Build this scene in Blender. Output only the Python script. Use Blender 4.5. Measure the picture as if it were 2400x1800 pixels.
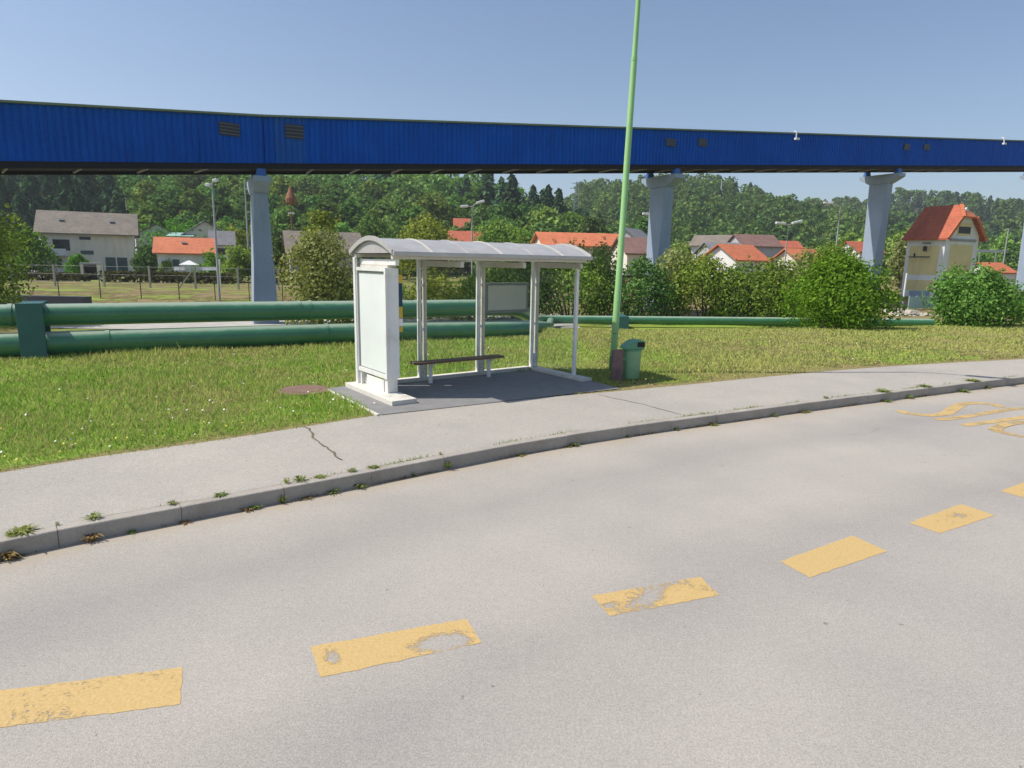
import bpy, bmesh, math, random
import numpy as np
from mathutils import Vector, Matrix

for o in list(bpy.data.objects):
    bpy.data.objects.remove(o)
sc = bpy.context.scene
C = sc.collection
PI = math.pi
R = math.radians

# ------------------------------------------------------------------ camera
PITCH, ROLL, FPX, CAMH = R(10.6), R(1.02), 1520.0, 2.5
cp, sp, cr, sr = math.cos(PITCH), math.sin(PITCH), math.cos(ROLL), math.sin(ROLL)
FW = Vector((0, cp, -sp)); UP0 = Vector((0, sp, cp)); RT0 = Vector((1, 0, 0))
RT = RT0 * cr + UP0 * sr
UP = UP0 * cr - RT0 * sr
cam = bpy.data.cameras.new('camera')
cam.sensor_width = 36; cam.lens = 36 * FPX / 2400
cam.clip_start = 0.05; cam.clip_end = 4000
camo = bpy.data.objects.new('camera', cam); C.objects.link(camo)
camo.matrix_world = Matrix(((RT.x, UP.x, -FW.x, 0), (RT.y, UP.y, -FW.y, 0), (RT.z, UP.z, -FW.z, CAMH), (0, 0, 0, 1)))
sc.camera = camo

# ------------------------------------------------------------------ sky, sun, exposure
SUN_EL, SUN_AZ = R(52.5), R(-96)          # azimuth from +Y, clockwise
w = bpy.data.worlds.new('World'); sc.world = w; w.use_nodes = True
nt = w.node_tree; nt.nodes.clear()
sky = nt.nodes.new('ShaderNodeTexSky'); sky.sky_type = 'NISHITA'; sky.sun_disc = False
sky.sun_elevation = SUN_EL; sky.sun_rotation = SUN_AZ
sky.altitude = 300; sky.air_density = 1.0; sky.dust_density = 1.6; sky.ozone_density = 2.6
bg = nt.nodes.new('ShaderNodeBackground'); bg.inputs['Strength'].default_value = 0.11
wo = nt.nodes.new('ShaderNodeOutputWorld')
nt.links.new(sky.outputs[0], bg.inputs[0]); nt.links.new(bg.outputs[0], wo.inputs[0])
sl = bpy.data.lights.new('sun', 'SUN'); sl.energy = 4.1; sl.angle = R(0.53); sl.color = (1, .94, .85)
so = bpy.data.objects.new('sun', sl); C.objects.link(so)
sdir = Vector((math.sin(SUN_AZ) * math.cos(SUN_EL), math.cos(SUN_AZ) * math.cos(SUN_EL), math.sin(SUN_EL)))
so.rotation_euler = sdir.to_track_quat('Z', 'Y').to_euler(); so.location = (-30, 5, 40)
sc.view_settings.view_transform = 'Standard'; sc.view_settings.look = 'None'
sc.view_settings.exposure = 0.34; sc.view_settings.gamma = 1; sc.view_settings.use_curve_mapping = False
sc.render.engine = 'CYCLES'
sc.cycles.max_bounces = 6; sc.cycles.transparent_max_bounces = 12

rng = np.random.default_rng(7)
random.seed(7)

# ------------------------------------------------------------------ helpers
def at(px, py, Y):
    """point seen at pixel (px,py) of the 2400x1800 photo at true depth Y"""
    d = FW + RT * ((px - 1200) / FPX) - UP * ((py - 900) / FPX)
    d = d * (Y / d.y)
    return Vector((d.x, d.y, d.z + CAMH))

def on(px, py, z):
    """point of the level z seen at pixel (px,py)"""
    d = FW + RT * ((px - 1200) / FPX) - UP * ((py - 900) / FPX)
    d = d * ((z - CAMH) / d.z)
    return Vector((d.x, d.y, z))

def tag(o, label=None, cat=None, group=None, kind=None):
    if label: o['label'] = label
    if cat: o['category'] = cat
    if group: o['group'] = group
    if kind: o['kind'] = kind
    return o

def thing(name, label, cat, loc=(0, 0, 0), rotz=0, group=None):
    o = bpy.data.objects.new(name, None); C.objects.link(o)
    o.location = loc; o.rotation_euler = (0, 0, rotz); o.empty_display_size = .3
    return tag(o, label, cat, group)

class MB:
    """collects boxes, prisms, tubes; build() links them as ONE mesh object"""
    def __init__(s): s.v = []; s.f = []; s.m = []
    def add(s, vs, fs, mi=0):
        b = len(s.v); s.v += [tuple(v) for v in vs]
        s.f += [tuple(i + b for i in f) for f in fs]; s.m += [mi] * len(fs); return s
    def box(s, x0, x1, y0, y1, z0, z1, mi=0):
        vs = [(x0, y0, z0), (x1, y0, z0), (x1, y1, z0), (x0, y1, z0), (x0, y0, z1), (x1, y0, z1), (x1, y1, z1), (x0, y1, z1)]
        return s.add(vs, [(0, 3, 2, 1), (4, 5, 6, 7), (0, 1, 5, 4), (1, 2, 6, 5), (2, 3, 7, 6), (3, 0, 4, 7)], mi)
    def prism(s, bot, top, mi=0):
        n = len(bot)
        fs = [tuple(reversed(range(n))), tuple(range(n, 2 * n))]
        fs += [(i, (i + 1) % n, n + (i + 1) % n, n + i) for i in range(n)]
        return s.add(list(bot) + list(top), fs, mi)
    def tube(s, pts, r, n=10, cap=True, mi=0):
        pts = [Vector(p) for p in pts]; rs = r if isinstance(r, (list, tuple)) else [r] * len(pts)
        vs = []; fs = []; prev = None
        for i, p in enumerate(pts):
            t = (pts[min(i + 1, len(pts) - 1)] - pts[max(i - 1, 0)]).normalized()
            a = Vector((0, 0, 1)) if abs(t.z) < .9 else Vector((1, 0, 0))
            if prev is not None: a = prev
            e1 = (a - t * a.dot(t)).normalized(); e2 = t.cross(e1); prev = e1
            for k in range(n):
                q = 2 * PI * k / n
                vs.append(p + (e1 * math.cos(q) + e2 * math.sin(q)) * rs[i])
        for i in range(len(pts) - 1):
            for k in range(n):
                fs.append((i * n + k, i * n + (k + 1) % n, (i + 1) * n + (k + 1) % n, (i + 1) * n + k))
        if cap:
            fs.append(tuple(reversed(range(n)))); fs.append(tuple((len(pts) - 1) * n + k for k in range(n)))
        return s.add(vs, fs, mi)
    def lathe(s, prof, c=(0, 0, 0), n=20, mi=0):
        vs = []; fs = []
        for (r, z) in prof:
            for k in range(n):
                q = 2 * PI * k / n; vs.append((c[0] + r * math.cos(q), c[1] + r * math.sin(q), c[2] + z))
        for i in range(len(prof) - 1):
            for k in range(n):
                fs.append((i * n + k, i * n + (k + 1) % n, (i + 1) * n + (k + 1) % n, (i + 1) * n + k))
        fs.append(tuple(reversed(range(n)))); fs.append(tuple((len(prof) - 1) * n + k for k in range(n)))
        return s.add(vs, fs, mi)
    def beam(s, a, b, wd, ht, mi=0):
        a = Vector(a); b = Vector(b); t = (b - a).normalized()
        up = Vector((0, 0, 1)) if abs(t.z) < .95 else Vector((0, 1, 0))
        e1 = t.cross(up).normalized() * wd / 2; e2 = e1.cross(t).normalized() * ht / 2
        bot = [a - e1 - e2, a + e1 - e2, a + e1 + e2, a - e1 + e2]
        top = [p + (b - a) for p in bot]
        return s.prism(bot, top, mi)
    def build(s, name, mat, parent=None, local=False, smooth=False, bevel=0):
        me = bpy.data.meshes.new(name)
        vs = s.v
        if parent is not None and not local:
            p = root_loc(parent); vs = [(v[0] - p[0], v[1] - p[1], v[2] - p[2]) for v in vs]
        me.from_pydata(vs, [], s.f)
        mats = mat if isinstance(mat, (list, tuple)) else [mat]
        for m in mats: me.materials.append(m)
        if len(mats) > 1: me.polygons.foreach_set('material_index', s.m)
        bm = bmesh.new(); bm.from_mesh(me); bmesh.ops.recalc_face_normals(bm, faces=bm.faces); bm.to_mesh(me); bm.free()
        if smooth: me.shade_smooth()
        o = bpy.data.objects.new(name, me); C.objects.link(o)
        if parent is not None: o.parent = parent
        if bevel:
            bv = o.modifiers.new('bevel', 'BEVEL'); bv.width = bevel; bv.segments = 2; bv.limit_method = 'ANGLE'
        if smooth:
            try: me.set_sharp_from_angle(angle=R(40))
            except Exception: pass
        return o

def root_loc(o):
    while o.parent is not None: o = o.parent
    return o.location

def npmesh(name, V, F, mat, parent=None, kind=None):
    """mesh from numpy arrays; F (n,k)"""
    me = bpy.data.meshes.new(name)
    n, k = F.shape
    me.vertices.add(len(V)); me.vertices.foreach_set('co', V.astype(np.float32).ravel())
    me.loops.add(n * k); me.loops.foreach_set('vertex_index', F.astype(np.int32).ravel())
    me.polygons.add(n); me.polygons.foreach_set('loop_start', np.arange(0, n * k, k, dtype=np.int32))
    me.update(calc_edges=True)
    me.materials.append(mat)
    return me

def obj(name, me, parent=None, loc=(0, 0, 0)):
    o = bpy.data.objects.new(name, me); C.objects.link(o); o.location = loc
    if parent is not None: o.parent = parent
    return o

# ------------------------------------------------------------------ materials
def N(nt, typ, **kw):
    n = nt.nodes.new(typ)
    for k, v in kw.items(): setattr(n, k, v)
    return n

def ramp(nt, fac, stops):
    r = nt.nodes.new('ShaderNodeValToRGB'); e = r.color_ramp.elements
    e[0].position, e[0].color = stops[0][0], (*stops[0][1], 1)
    e[1].position, e[1].color = stops[-1][0], (*stops[-1][1], 1)
    for p, c in stops[1:-1]:
        x = e.new(p); x.color = (*c, 1)
    nt.links.new(fac, r.inputs[0]); return r.outputs[0]

def noise(nt, scale, detail=4, rough=.55, coord='Object', stretch=None):
    tc = N(nt, 'ShaderNodeTexCoord'); out = tc.outputs[coord]
    if coord == 'World':
        pass
    if stretch:
        mp = N(nt, 'ShaderNodeMapping'); mp.inputs['Scale'].default_value = stretch
        nt.links.new(out, mp.inputs[0]); out = mp.outputs[0]
    n = N(nt, 'ShaderNodeTexNoise'); n.inputs['Scale'].default_value = scale
    n.inputs['Detail'].default_value = detail; n.inputs['Roughness'].default_value = rough
    nt.links.new(out, n.inputs['Vector']); return n.outputs['Fac']

def mixc(nt, fac, a, b, mode='MIX'):
    m = N(nt, 'ShaderNodeMix', data_type='RGBA', blend_type=mode)
    for s, v in ((m.inputs[0], fac), (m.inputs[6], a), (m.inputs[7], b)):
        if hasattr(v, 'links') or isinstance(v, bpy.types.NodeSocket): nt.links.new(v, s)
        elif isinstance(v, (int, float)): s.default_value = v
        else: s.default_value = (*v, 1)
    return m.outputs[2]

def newmat(name):
    m = bpy.data.materials.new(name); m.use_nodes = True
    nt = m.node_tree; b = nt.nodes['Principled BSDF']
    return m, nt, b

def painted(name, col, rough=.5, var=.12, scale=3.0, metal=0.0, bump=0.0, bscale=60, dirt=None, spec=.5):
    """colour with soft blotches, a finer grain and optional stains"""
    m, nt, b = newmat(name)
    n1 = noise(nt, scale, 5)
    lo = tuple(c * (1 - var) for c in col); hi = tuple(min(1, c * (1 + var)) for c in col)
    c = ramp(nt, n1, [(.3, lo), (.7, hi)])
    n2 = noise(nt, scale * 14, 3)
    c = mixc(nt, .35 * min(1, var * 4), c, ramp(nt, n2, [(.35, tuple(x * .75 for x in col)), (.65, tuple(min(1, x * 1.2) for x in col))]))
    if dirt:
        n3 = noise(nt, scale * .8, 6, .7)
        c = mixc(nt, ramp(nt, n3, [(.52, (0, 0, 0)), (.72, (.7, .7, .7))]), c, dirt)
    nt.links.new(c, b.inputs['Base Color'])
    b.inputs['Roughness'].default_value = rough; b.inputs['Metallic'].default_value = metal
    b.inputs['Specular IOR Level'].default_value = spec
    if bump:
        bp = N(nt, 'ShaderNodeBump'); bp.inputs['Strength'].default_value = bump; bp.inputs['Distance'].default_value = .02
        nt.links.new(noise(nt, bscale, 4), bp.inputs['Height']); nt.links.new(bp.outputs[0], b.inputs['Normal'])
    return m

pending = []          # look-alikes whose labels are told apart at the end
def overlay(m, sock_fn, stops):
    nt = m.node_tree; b = nt.nodes['Principled BSDF']; src = b.inputs['Base Color'].links[0].from_socket
    nt.links.new(mixc(nt, 1.0, src, ramp(nt, sock_fn(nt), stops), 'MULTIPLY'), b.inputs['Base Color'])
def tilerows(nt):
    tc = N(nt, 'ShaderNodeTexCoord'); wv = N(nt, 'ShaderNodeTexWave', wave_type='BANDS', bands_direction='Z', wave_profile='SAW')
    wv.inputs['Scale'].default_value = 1.45; wv.inputs['Distortion'].default_value = .6; wv.inputs['Detail Scale'].default_value = 6
    nt.links.new(tc.outputs['Object'], wv.inputs['Vector']); return wv.outputs['Fac']
def leafmat(name, dark, mid, light, trans=.3, tint=None, objvar=.35):
    m, nt, b = newmat(name)
    g = N(nt, 'ShaderNodeNewGeometry')
    c = ramp(nt, g.outputs['Random Per Island'], [(0, dark), (.45, mid), (1, light)])
    oi = N(nt, 'ShaderNodeObjectInfo')
    hv = N(nt, 'ShaderNodeHueSaturation')
    mr = N(nt, 'ShaderNodeMapRange'); mr.inputs['To Min'].default_value = 1 - objvar; mr.inputs['To Max'].default_value = 1 + objvar
    nt.links.new(oi.outputs['Random'], mr.inputs['Value']); nt.links.new(mr.outputs[0], hv.inputs['Value'])
    mr2 = N(nt, 'ShaderNodeMapRange'); mr2.inputs['To Min'].default_value = .475; mr2.inputs['To Max'].default_value = .525
    ml = N(nt, 'ShaderNodeMath', operation='FRACT'); mm = N(nt, 'ShaderNodeMath', operation='MULTIPLY'); mm.inputs[1].default_value = 7.31
    nt.links.new(oi.outputs['Random'], mm.inputs[0]); nt.links.new(mm.outputs[0], ml.inputs[0]); nt.links.new(ml.outputs[0], mr2.inputs['Value'])
    nt.links.new(mr2.outputs[0], hv.inputs['Hue']); nt.links.new(c, hv.inputs['Color']); c = hv.outputs[0]
    nt.nodes.remove(b)
    out = nt.nodes['Material Output']
    d = N(nt, 'ShaderNodeBsdfDiffuse'); t = N(nt, 'ShaderNodeBsdfTranslucent'); mx = N(nt, 'ShaderNodeMixShader')
    nt.links.new(c, d.inputs[0])
    tc = mixc(nt, 1.0, c, (1.3, 1.3, .6), 'MULTIPLY'); nt.links.new(tc, t.inputs[0])
    mx.inputs[0].default_value = trans
    nt.links.new(d.outputs[0], mx.inputs[1]); nt.links.new(t.outputs[0], mx.inputs[2])
    nt.links.new(mx.outputs[0], out.inputs[0])
    return m

M = {}
M['white'] = painted('white_paint', (.78, .78, .76), .4, .06, 2, dirt=(.55, .52, .46))
M['cream'] = painted('cream_paint', (.62, .59, .52), .45, .08, 2, dirt=(.42, .38, .31))
M['poster'] = painted('poster_sheet', (.75, .79, .765), .25, .04, 1.2)
M['frame_grey'] = painted('grey_frame', (.25, .27, .26), .45, .08, 4)
M['notice'] = painted('notice_sheet', (.56, .56, .48), .4, .05, 2)
M['alu'] = painted('dull_aluminium', (.50, .48, .46), .4, .1, 3, metal=.2)
M['wood_seat'] = painted('brown_wood', (.20, .115, .065), .6, .3, 5, bump=.3, bscale=20)
M['old_wood'] = painted('weathered_wood', (.19, .12, .115), .8, .35, 6, bump=.5, bscale=30)
M['yellow'] = painted('yellow_plate', (.62, .40, .03), .5, .1, 5)
M['navy'] = painted('navy_plate', (.01, .04, .09), .5, .1, 5)
M['pole_green'] = painted('light_green_paint', (.27, .50, .19), .38, .08, 1.5, dirt=(.24, .42, .18))
M['pole_base'] = painted('dark_green_paint', (.06, .26, .08), .5, .15, 3)
M['bin'] = painted('green_plastic', (.20, .385, .21), .42, .1, 3, dirt=(.2, .27, .2))
M['bin_lid'] = painted('green_hood', (.09, .27, .15), .4, .1, 3)
M['black'] = painted('black_gap', (.01, .01, .01), .8, .1, 3)
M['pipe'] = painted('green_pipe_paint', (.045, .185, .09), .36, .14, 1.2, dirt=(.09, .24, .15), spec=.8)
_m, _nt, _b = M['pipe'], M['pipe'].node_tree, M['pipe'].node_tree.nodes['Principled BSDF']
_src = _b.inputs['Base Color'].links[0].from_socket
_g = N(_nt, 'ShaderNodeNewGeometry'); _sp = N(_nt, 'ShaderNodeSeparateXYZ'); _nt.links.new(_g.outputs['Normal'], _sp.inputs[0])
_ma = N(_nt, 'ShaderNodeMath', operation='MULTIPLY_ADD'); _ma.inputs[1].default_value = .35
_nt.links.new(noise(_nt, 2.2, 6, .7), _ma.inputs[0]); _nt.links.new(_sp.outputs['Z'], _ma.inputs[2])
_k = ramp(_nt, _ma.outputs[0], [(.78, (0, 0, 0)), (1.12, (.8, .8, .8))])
_nt.links.new(mixc(_nt, _k, _src, (.36, .44, .33)), _b.inputs['Base Color'])          # pale highlight along the top painted into the colour, blotched by noise
M['pipe_frame'] = painted('blue_green_paint', (.035, .125, .125), .55, .12, 2)
M['blue'] = painted('blue_cladding', (.0, .085, .46), .55, .10, .6, spec=.06)
M['blue_light'] = painted('faded_blue_cladding', (.012, .105, .43), .55, .10, .6, spec=.06)
M['trim'] = painted('olive_trim', (.17, .20, .11), .5, .15, .5)
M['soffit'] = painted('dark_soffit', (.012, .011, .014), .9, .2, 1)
M['beam_pale'] = painted('pale_beam', (.32, .30, .31), .6, .15, 1)
M['pillar'] = painted('blue_grey_pillar', (.29, .36, .46), .6, .06, .5, dirt=(.25, .31, .40))
M['bearing'] = painted('blue_bearing', (.03, .12, .38), .5, .1, 2)
M['louvre'] = painted('dark_louvre', (.02, .022, .03), .5, .1, 2)
M['slat'] = painted('louvre_slat', (.09, .10, .12), .4, .1, 2)
M['concrete'] = painted('concrete', (.42, .40, .36), .9, .14, 1.5, bump=.3, bscale=40, dirt=(.3, .28, .24))
M['kerb'] = painted('kerb_concrete', (.365, .333, .288), .9, .16, 2.2, bump=.5, bscale=55, dirt=(.27, .235, .19))
M['slab'] = painted('pale_concrete', (.64, .61, .54), .9, .12, 3, bump=.3, bscale=60, dirt=(.4, .38, .32))
M['manhole'] = painted('reddish_concrete', (.19, .115, .085), .9, .25, 4, bump=.4, bscale=40)
M['tarmac_dark'] = painted('dark_tarmac', (.23, .225, .22), .92, .12, 5, bump=.5, bscale=120)
M['wall_cream'] = painted('cream_render', (.72, .68, .58), .9, .08, .6)
M['wall_white'] = painted('white_render', (.74, .74, .72), .9, .08, .6)
M['wall_yellow'] = painted('yellow_render', (.70, .58, .29), .9, .08, .6)
M['wall_grey'] = painted('grey_render', (.42, .42, .43), .9, .1, .6)
M['roof_grey'] = painted('weathered_brown_roof', (.20, .17, .14), .85, .25, .8, dirt=(.26, .21, .15))
M['roof_orange'] = painted('orange_tiles', (.56, .17, .075), .8, .12, .7)
M['roof_red'] = painted('red_tiles', (.42, .11, .055), .8, .15, .7)
M['roof_brown'] = painted('brown_tiles', (.21, .12, .10), .85, .2, .7)
M['roof_slate'] = painted('grey_tiles', (.20, .20, .21), .85, .15, .7)
M['glass_dark'] = painted('dark_window', (.03, .035, .045), .12, .2, 2)
M['glass_teal'] = painted('teal_window', (.05, .09, .10), .12, .2, 2)
M['frame_white'] = painted('window_frame', (.6, .6, .58), .5, .05, 2)
M['metal_grey'] = painted('galvanised_steel', (.38, .39, .38), .45, .1, 3, metal=.2)
M['lamp_white'] = painted('lamp_housing', (.75, .75, .74), .4, .05, 3)
M['rust'] = painted('rusty_steel', (.25, .10, .045), .8, .25, 2)
M['post_concrete'] = painted('concrete_post', (.36, .34, .29), .9, .15, 2)
M['post_dark'] = painted('dark_post', (.05, .045, .04), .8, .2, 2)
M['bark'] = painted('bark', (.11, .085, .06), .95, .3, 6, bump=.5, bscale=20)
M['teal_fence'] = painted('pale_teal_panel', (.28, .45, .40), .6, .12, 1)
M['rubble'] = painted('pale_rubble', (.50, .45, .38), .9, .2, 2)
M['joint_soil'] = painted('joint_soil', (.20, .16, .10), .95, .35, 9)
M['seal_dark'] = painted('dark_joint', (.13, .115, .075), .9, .2, 6)

for _k in ('roof_grey', 'roof_orange', 'roof_red', 'roof_brown', 'roof_slate'):
    overlay(M[_k], tilerows, [(.0, (.72, .72, .72)), (.3, (1, 1, 1)), (1, (1.08, 1.08, 1.08))])
    overlay(M[_k], lambda nt: noise(nt, 2.6, 4, .7), [(.32, (.80, .82, .84)), (.68, (1.15, 1.13, 1.1))])
for _k in ('blue', 'blue_light'):
    overlay(M[_k], lambda nt: noise(nt, 3.0, 4, .7, stretch=(1, 1, .06)), [(.32, (.82, .84, .86)), (.68, (1.14, 1.12, 1.1))])
for _k in ('pillar', 'white', 'wall_cream', 'wall_white', 'wall_yellow'):
    overlay(M[_k], lambda nt: noise(nt, 2.2, 5, .7, stretch=(1, 1, .12)), [(.30, (.90, .89, .87)), (.62, (1.03, 1.03, 1.03))])
M['leaf_bright'] = leafmat('bright_leaves', (0.055, 0.135, 0.014), (0.123, 0.271, 0.024), (0.234, 0.407, 0.050), .32, objvar=.1)
M['leaf_mid'] = leafmat('mid_leaves', (0.077, 0.153, 0.030), (0.176, 0.306, 0.061), (0.336, 0.489, 0.122), .34, objvar=.2)
M['leaf_grey'] = leafmat('grey_green_leaves', (0.123, 0.158, 0.055), (0.261, 0.303, 0.110), (0.468, 0.468, 0.220), .32, objvar=.12)
M['leaf_yellow'] = leafmat('yellow_green_leaves', (0.096, 0.144, 0.022), (0.204, 0.270, 0.042), (0.360, 0.396, 0.084), .32, objvar=.15)
M['leaf_dark'] = leafmat('dark_leaves', (0.048, 0.097, 0.029), (0.113, 0.201, 0.056), (0.225, 0.338, 0.097), .28, objvar=.25)
M['leaf_wood'] = leafmat('woodland_leaves', (0.047, 0.102, 0.029), (0.108, 0.204, 0.055), (0.218, 0.328, 0.095), .28, objvar=.35)
M['leaf_spruce'] = leafmat('spruce_needles', (0.021, 0.051, 0.026), (0.045, 0.098, 0.042), (0.090, 0.165, 0.068), .12, objvar=.3)
M['leaf_wood_light'] = leafmat('light_woodland_leaves', (0.065, 0.123, 0.028), (0.143, 0.246, 0.058), (0.272, 0.369, 0.104), .3, objvar=.3)
M['leaf_hedge'] = leafmat('hedge_leaves', (.03, .035, .012), (.06, .065, .022), (.10, .10, .035), .2, objvar=.1)
M['leaf_plum'] = leafmat('plum_leaves', (.025, .012, .014), (.05, .025, .028), (.08, .04, .04), .2, objvar=.1)

def asphalt(name, base, kerbdirt=True):
    m, nt, b = newmat(name)
    f = noise(nt, 190, 2, .6); md = noise(nt, 1.1, 6, .6); big = noise(nt, .35, 3)
    st = noise(nt, .9, 5, .6, stretch=(1, 1, 1))
    c = ramp(nt, f, [(.28, tuple(x * .62 for x in base)), (.5, base), (.74, tuple(min(1, x * 1.32) for x in base))])
    c = mixc(nt, 1.0, c, ramp(nt, noise(nt, 62, 3, .75), [(.32, (.80, .80, .81)), (.5, (1, 1, 1)), (.68, (1.17, 1.165, 1.15))]), 'MULTIPLY')
    c = mixc(nt, 1.0, c, ramp(nt, noise(nt, 17, 4, .7), [(.34, (.95, .95, .95)), (.66, (1.045, 1.045, 1.04))]), 'MULTIPLY')
    c = mixc(nt, .75, c, ramp(nt, md, [(.3, (.93, .93, .935)), (.7, (1.05, 1.045, 1.03))]), 'MULTIPLY')
    c = mixc(nt, .8, c, ramp(nt, big, [(.35, (.92, .92, .93)), (.65, (1.06, 1.05, 1.03))]), 'MULTIPLY')
    # dark specks of tar and oil
    sp_ = noise(nt, 9, 2, .5)
    c = mixc(nt, ramp(nt, sp_, [(.745, (0, 0, 0)), (.775, (.55, .55, .55))]), c, (.09, .085, .08))
    if kerbdirt:
        a = N(nt, 'ShaderNodeAttribute', attribute_name='kerb_distance')
        # wheel tracks polished slightly darker along the lane
        wv = N(nt, 'ShaderNodeMath', operation='ADD'); wn = N(nt, 'ShaderNodeMath', operation='MULTIPLY'); wn.inputs[1].default_value = .7
        nt.links.new(noise(nt, .4, 3), wn.inputs[0]); nt.links.new(wn.outputs[0], wv.inputs[0]); nt.links.new(a.outputs['Fac'], wv.inputs[1])
        dv = N(nt, 'ShaderNodeMath', operation='DIVIDE'); dv.inputs[1].default_value = 8.0
        nt.links.new(wv.outputs[0], dv.inputs[0])
        tr = ramp(nt, dv.outputs[0], [(.10, (1.04, 1.03, 1.0)), (.20, (.87, .87, .885)), (.28, (1.03, 1.03, 1.02)), (.40, (1.05, 1.04, 1.03)), (.50, (.88, .88, .895)), (.60, (1.02, 1.02, 1.02)), (1, (.98, .98, .98))])
        c = mixc(nt, .8, c, tr, 'MULTIPLY')
        # sand washed against the kerb
        sn = N(nt, 'ShaderNodeMath', operation='SUBTRACT'); s1 = N(nt, 'ShaderNodeMath', operation='MULTIPLY'); s1.inputs[1].default_value = .62
        nt.links.new(noise(nt, 1.6, 6, .7), s1.inputs[0]); nt.links.new(s1.outputs[0], sn.inputs[0]); nt.links.new(a.outputs['Fac'], sn.inputs[1])
        c = mixc(nt, ramp(nt, sn.outputs[0], [(.0, (0, 0, 0)), (.32, (.75, .75, .75))]), c, (.40, .33, .24))
    nt.links.new(c, b.inputs['Base Color']); b.inputs['Roughness'].default_value = .93
    b.inputs['Specular IOR Level'].default_value = .25
    bp = N(nt, 'ShaderNodeBump'); bp.inputs['Strength'].default_value = .55; bp.inputs['Distance'].default_value = .006
    nt.links.new(noise(nt, 150, 3, .7), bp.inputs['Height']); nt.links.new(bp.outputs[0], b.inputs['Normal'])
    return m
M['road'] = asphalt('road_asphalt', (.392, .366, .332))
M['pave'] = asphalt('pavement_asphalt', (.395, .368, .33), False)

def linepaint():
    """worn yellow road paint: chips let the asphalt through"""
    m, nt, b = newmat('worn_yellow_paint')
    f = noise(nt, 60, 3); c = ramp(nt, f, [(.3, (.46, .315, .115)), (.7, (.58, .41, .18))])
    n = noise(nt, 19, 8, .85); n2 = noise(nt, 2.6, 4)
    ad = N(nt, 'ShaderNodeMath', operation='ADD'); mu = N(nt, 'ShaderNodeMath', operation='MULTIPLY'); mu.inputs[1].default_value = .55
    nt.links.new(n2, mu.inputs[0]); nt.links.new(n, ad.inputs[0]); nt.links.new(mu.outputs[0], ad.inputs[1])
    a = N(nt, 'ShaderNodeAttribute', attribute_name='wear')
    ad2 = N(nt, 'ShaderNodeMath', operation='ADD'); nt.links.new(ad.outputs[0], ad2.inputs[0]); nt.links.new(a.outputs['Fac'], ad2.inputs[1])
    sp2 = N(nt, 'ShaderNodeMath', operation='MULTIPLY_ADD'); sp2.inputs[1].default_value = .30; nt.links.new(noise(nt, 75, 3, .8), sp2.inputs[0]); sb = N(nt, 'ShaderNodeMath', operation='SUBTRACT'); sb.inputs[1].default_value = .13; nt.links.new(ad2.outputs[0], sb.inputs[0]); nt.links.new(sb.outputs[0], sp2.inputs[2]); ad2 = sp2
    k = ramp(nt, ad2.outputs[0], [(.90, (0, 0, 0)), (.97, (1, 1, 1))])
    nt.links.new(c, b.inputs['Base Color']); b.inputs['Roughness'].default_value = .8
    out = nt.nodes['Material Output']; tr = N(nt, 'ShaderNodeBsdfTransparent'); mx = N(nt, 'ShaderNodeMixShader')
    nt.links.new(k, mx.inputs[0]); nt.links.new(b.outputs[0], mx.inputs[1]); nt.links.new(tr.outputs[0], mx.inputs[2])
    nt.links.new(mx.outputs[0], out.inputs[0])
    return m
M['paint'] = linepaint()

def glassmat():
    m, nt, b = newmat('clear_glass'); nt.nodes.remove(b)
    out = nt.nodes['Material Output']
    tr = N(nt, 'ShaderNodeBsdfTransparent'); tr.inputs[0].default_value = (.95, .975, .965, 1)
    gl = N(nt, 'ShaderNodeBsdfGlossy'); gl.inputs['Roughness'].default_value = .03
    lw = N(nt, 'ShaderNodeLayerWeight'); lw.inputs['Blend'].default_value = .12
    mx = N(nt, 'ShaderNodeMixShader')
    nt.links.new(lw.outputs['Fresnel'], mx.inputs[0]); nt.links.new(tr.outputs[0], mx.inputs[1]); nt.links.new(gl.outputs[0], mx.inputs[2])
    df = N(nt, 'ShaderNodeBsdfDiffuse'); df.inputs[0].default_value = (.5, .52, .48, 1)
    mx2 = N(nt, 'ShaderNodeMixShader')
    nt.links.new(ramp(nt, noise(nt, 2.5, 5), [(.3, (.005, .005, .005)), (.75, (.035, .035, .035))]), mx2.inputs[0])
    nt.links.new(mx.outputs[0], mx2.inputs[1]); nt.links.new(df.outputs[0], mx2.inputs[2])
    nt.links.new(mx2.outputs[0], out.inputs[0]); return m
M['glass'] = glassmat()

def roofsheet():
    m, nt, b = newmat('milky_roof_sheet'); nt.nodes.remove(b); out = nt.nodes['Material Output']
    c = ramp(nt, noise(nt, 3, 5), [(.3, (.43, .42, .41)), (.7, (.56, .55, .54))])
    d = N(nt, 'ShaderNodeBsdfPrincipled'); d.inputs['Roughness'].default_value = .35; nt.links.new(c, d.inputs['Base Color'])
    t = N(nt, 'ShaderNodeBsdfTranslucent'); nt.links.new(c, t.inputs[0])
    mx = N(nt, 'ShaderNodeMixShader'); mx.inputs[0].default_value = .14
    nt.links.new(d.outputs[0], mx.inputs[1]); nt.links.new(t.outputs[0], mx.inputs[2]); nt.links.new(mx.outputs[0], out.inputs[0]); return m
M['roofsheet'] = roofsheet()

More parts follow.
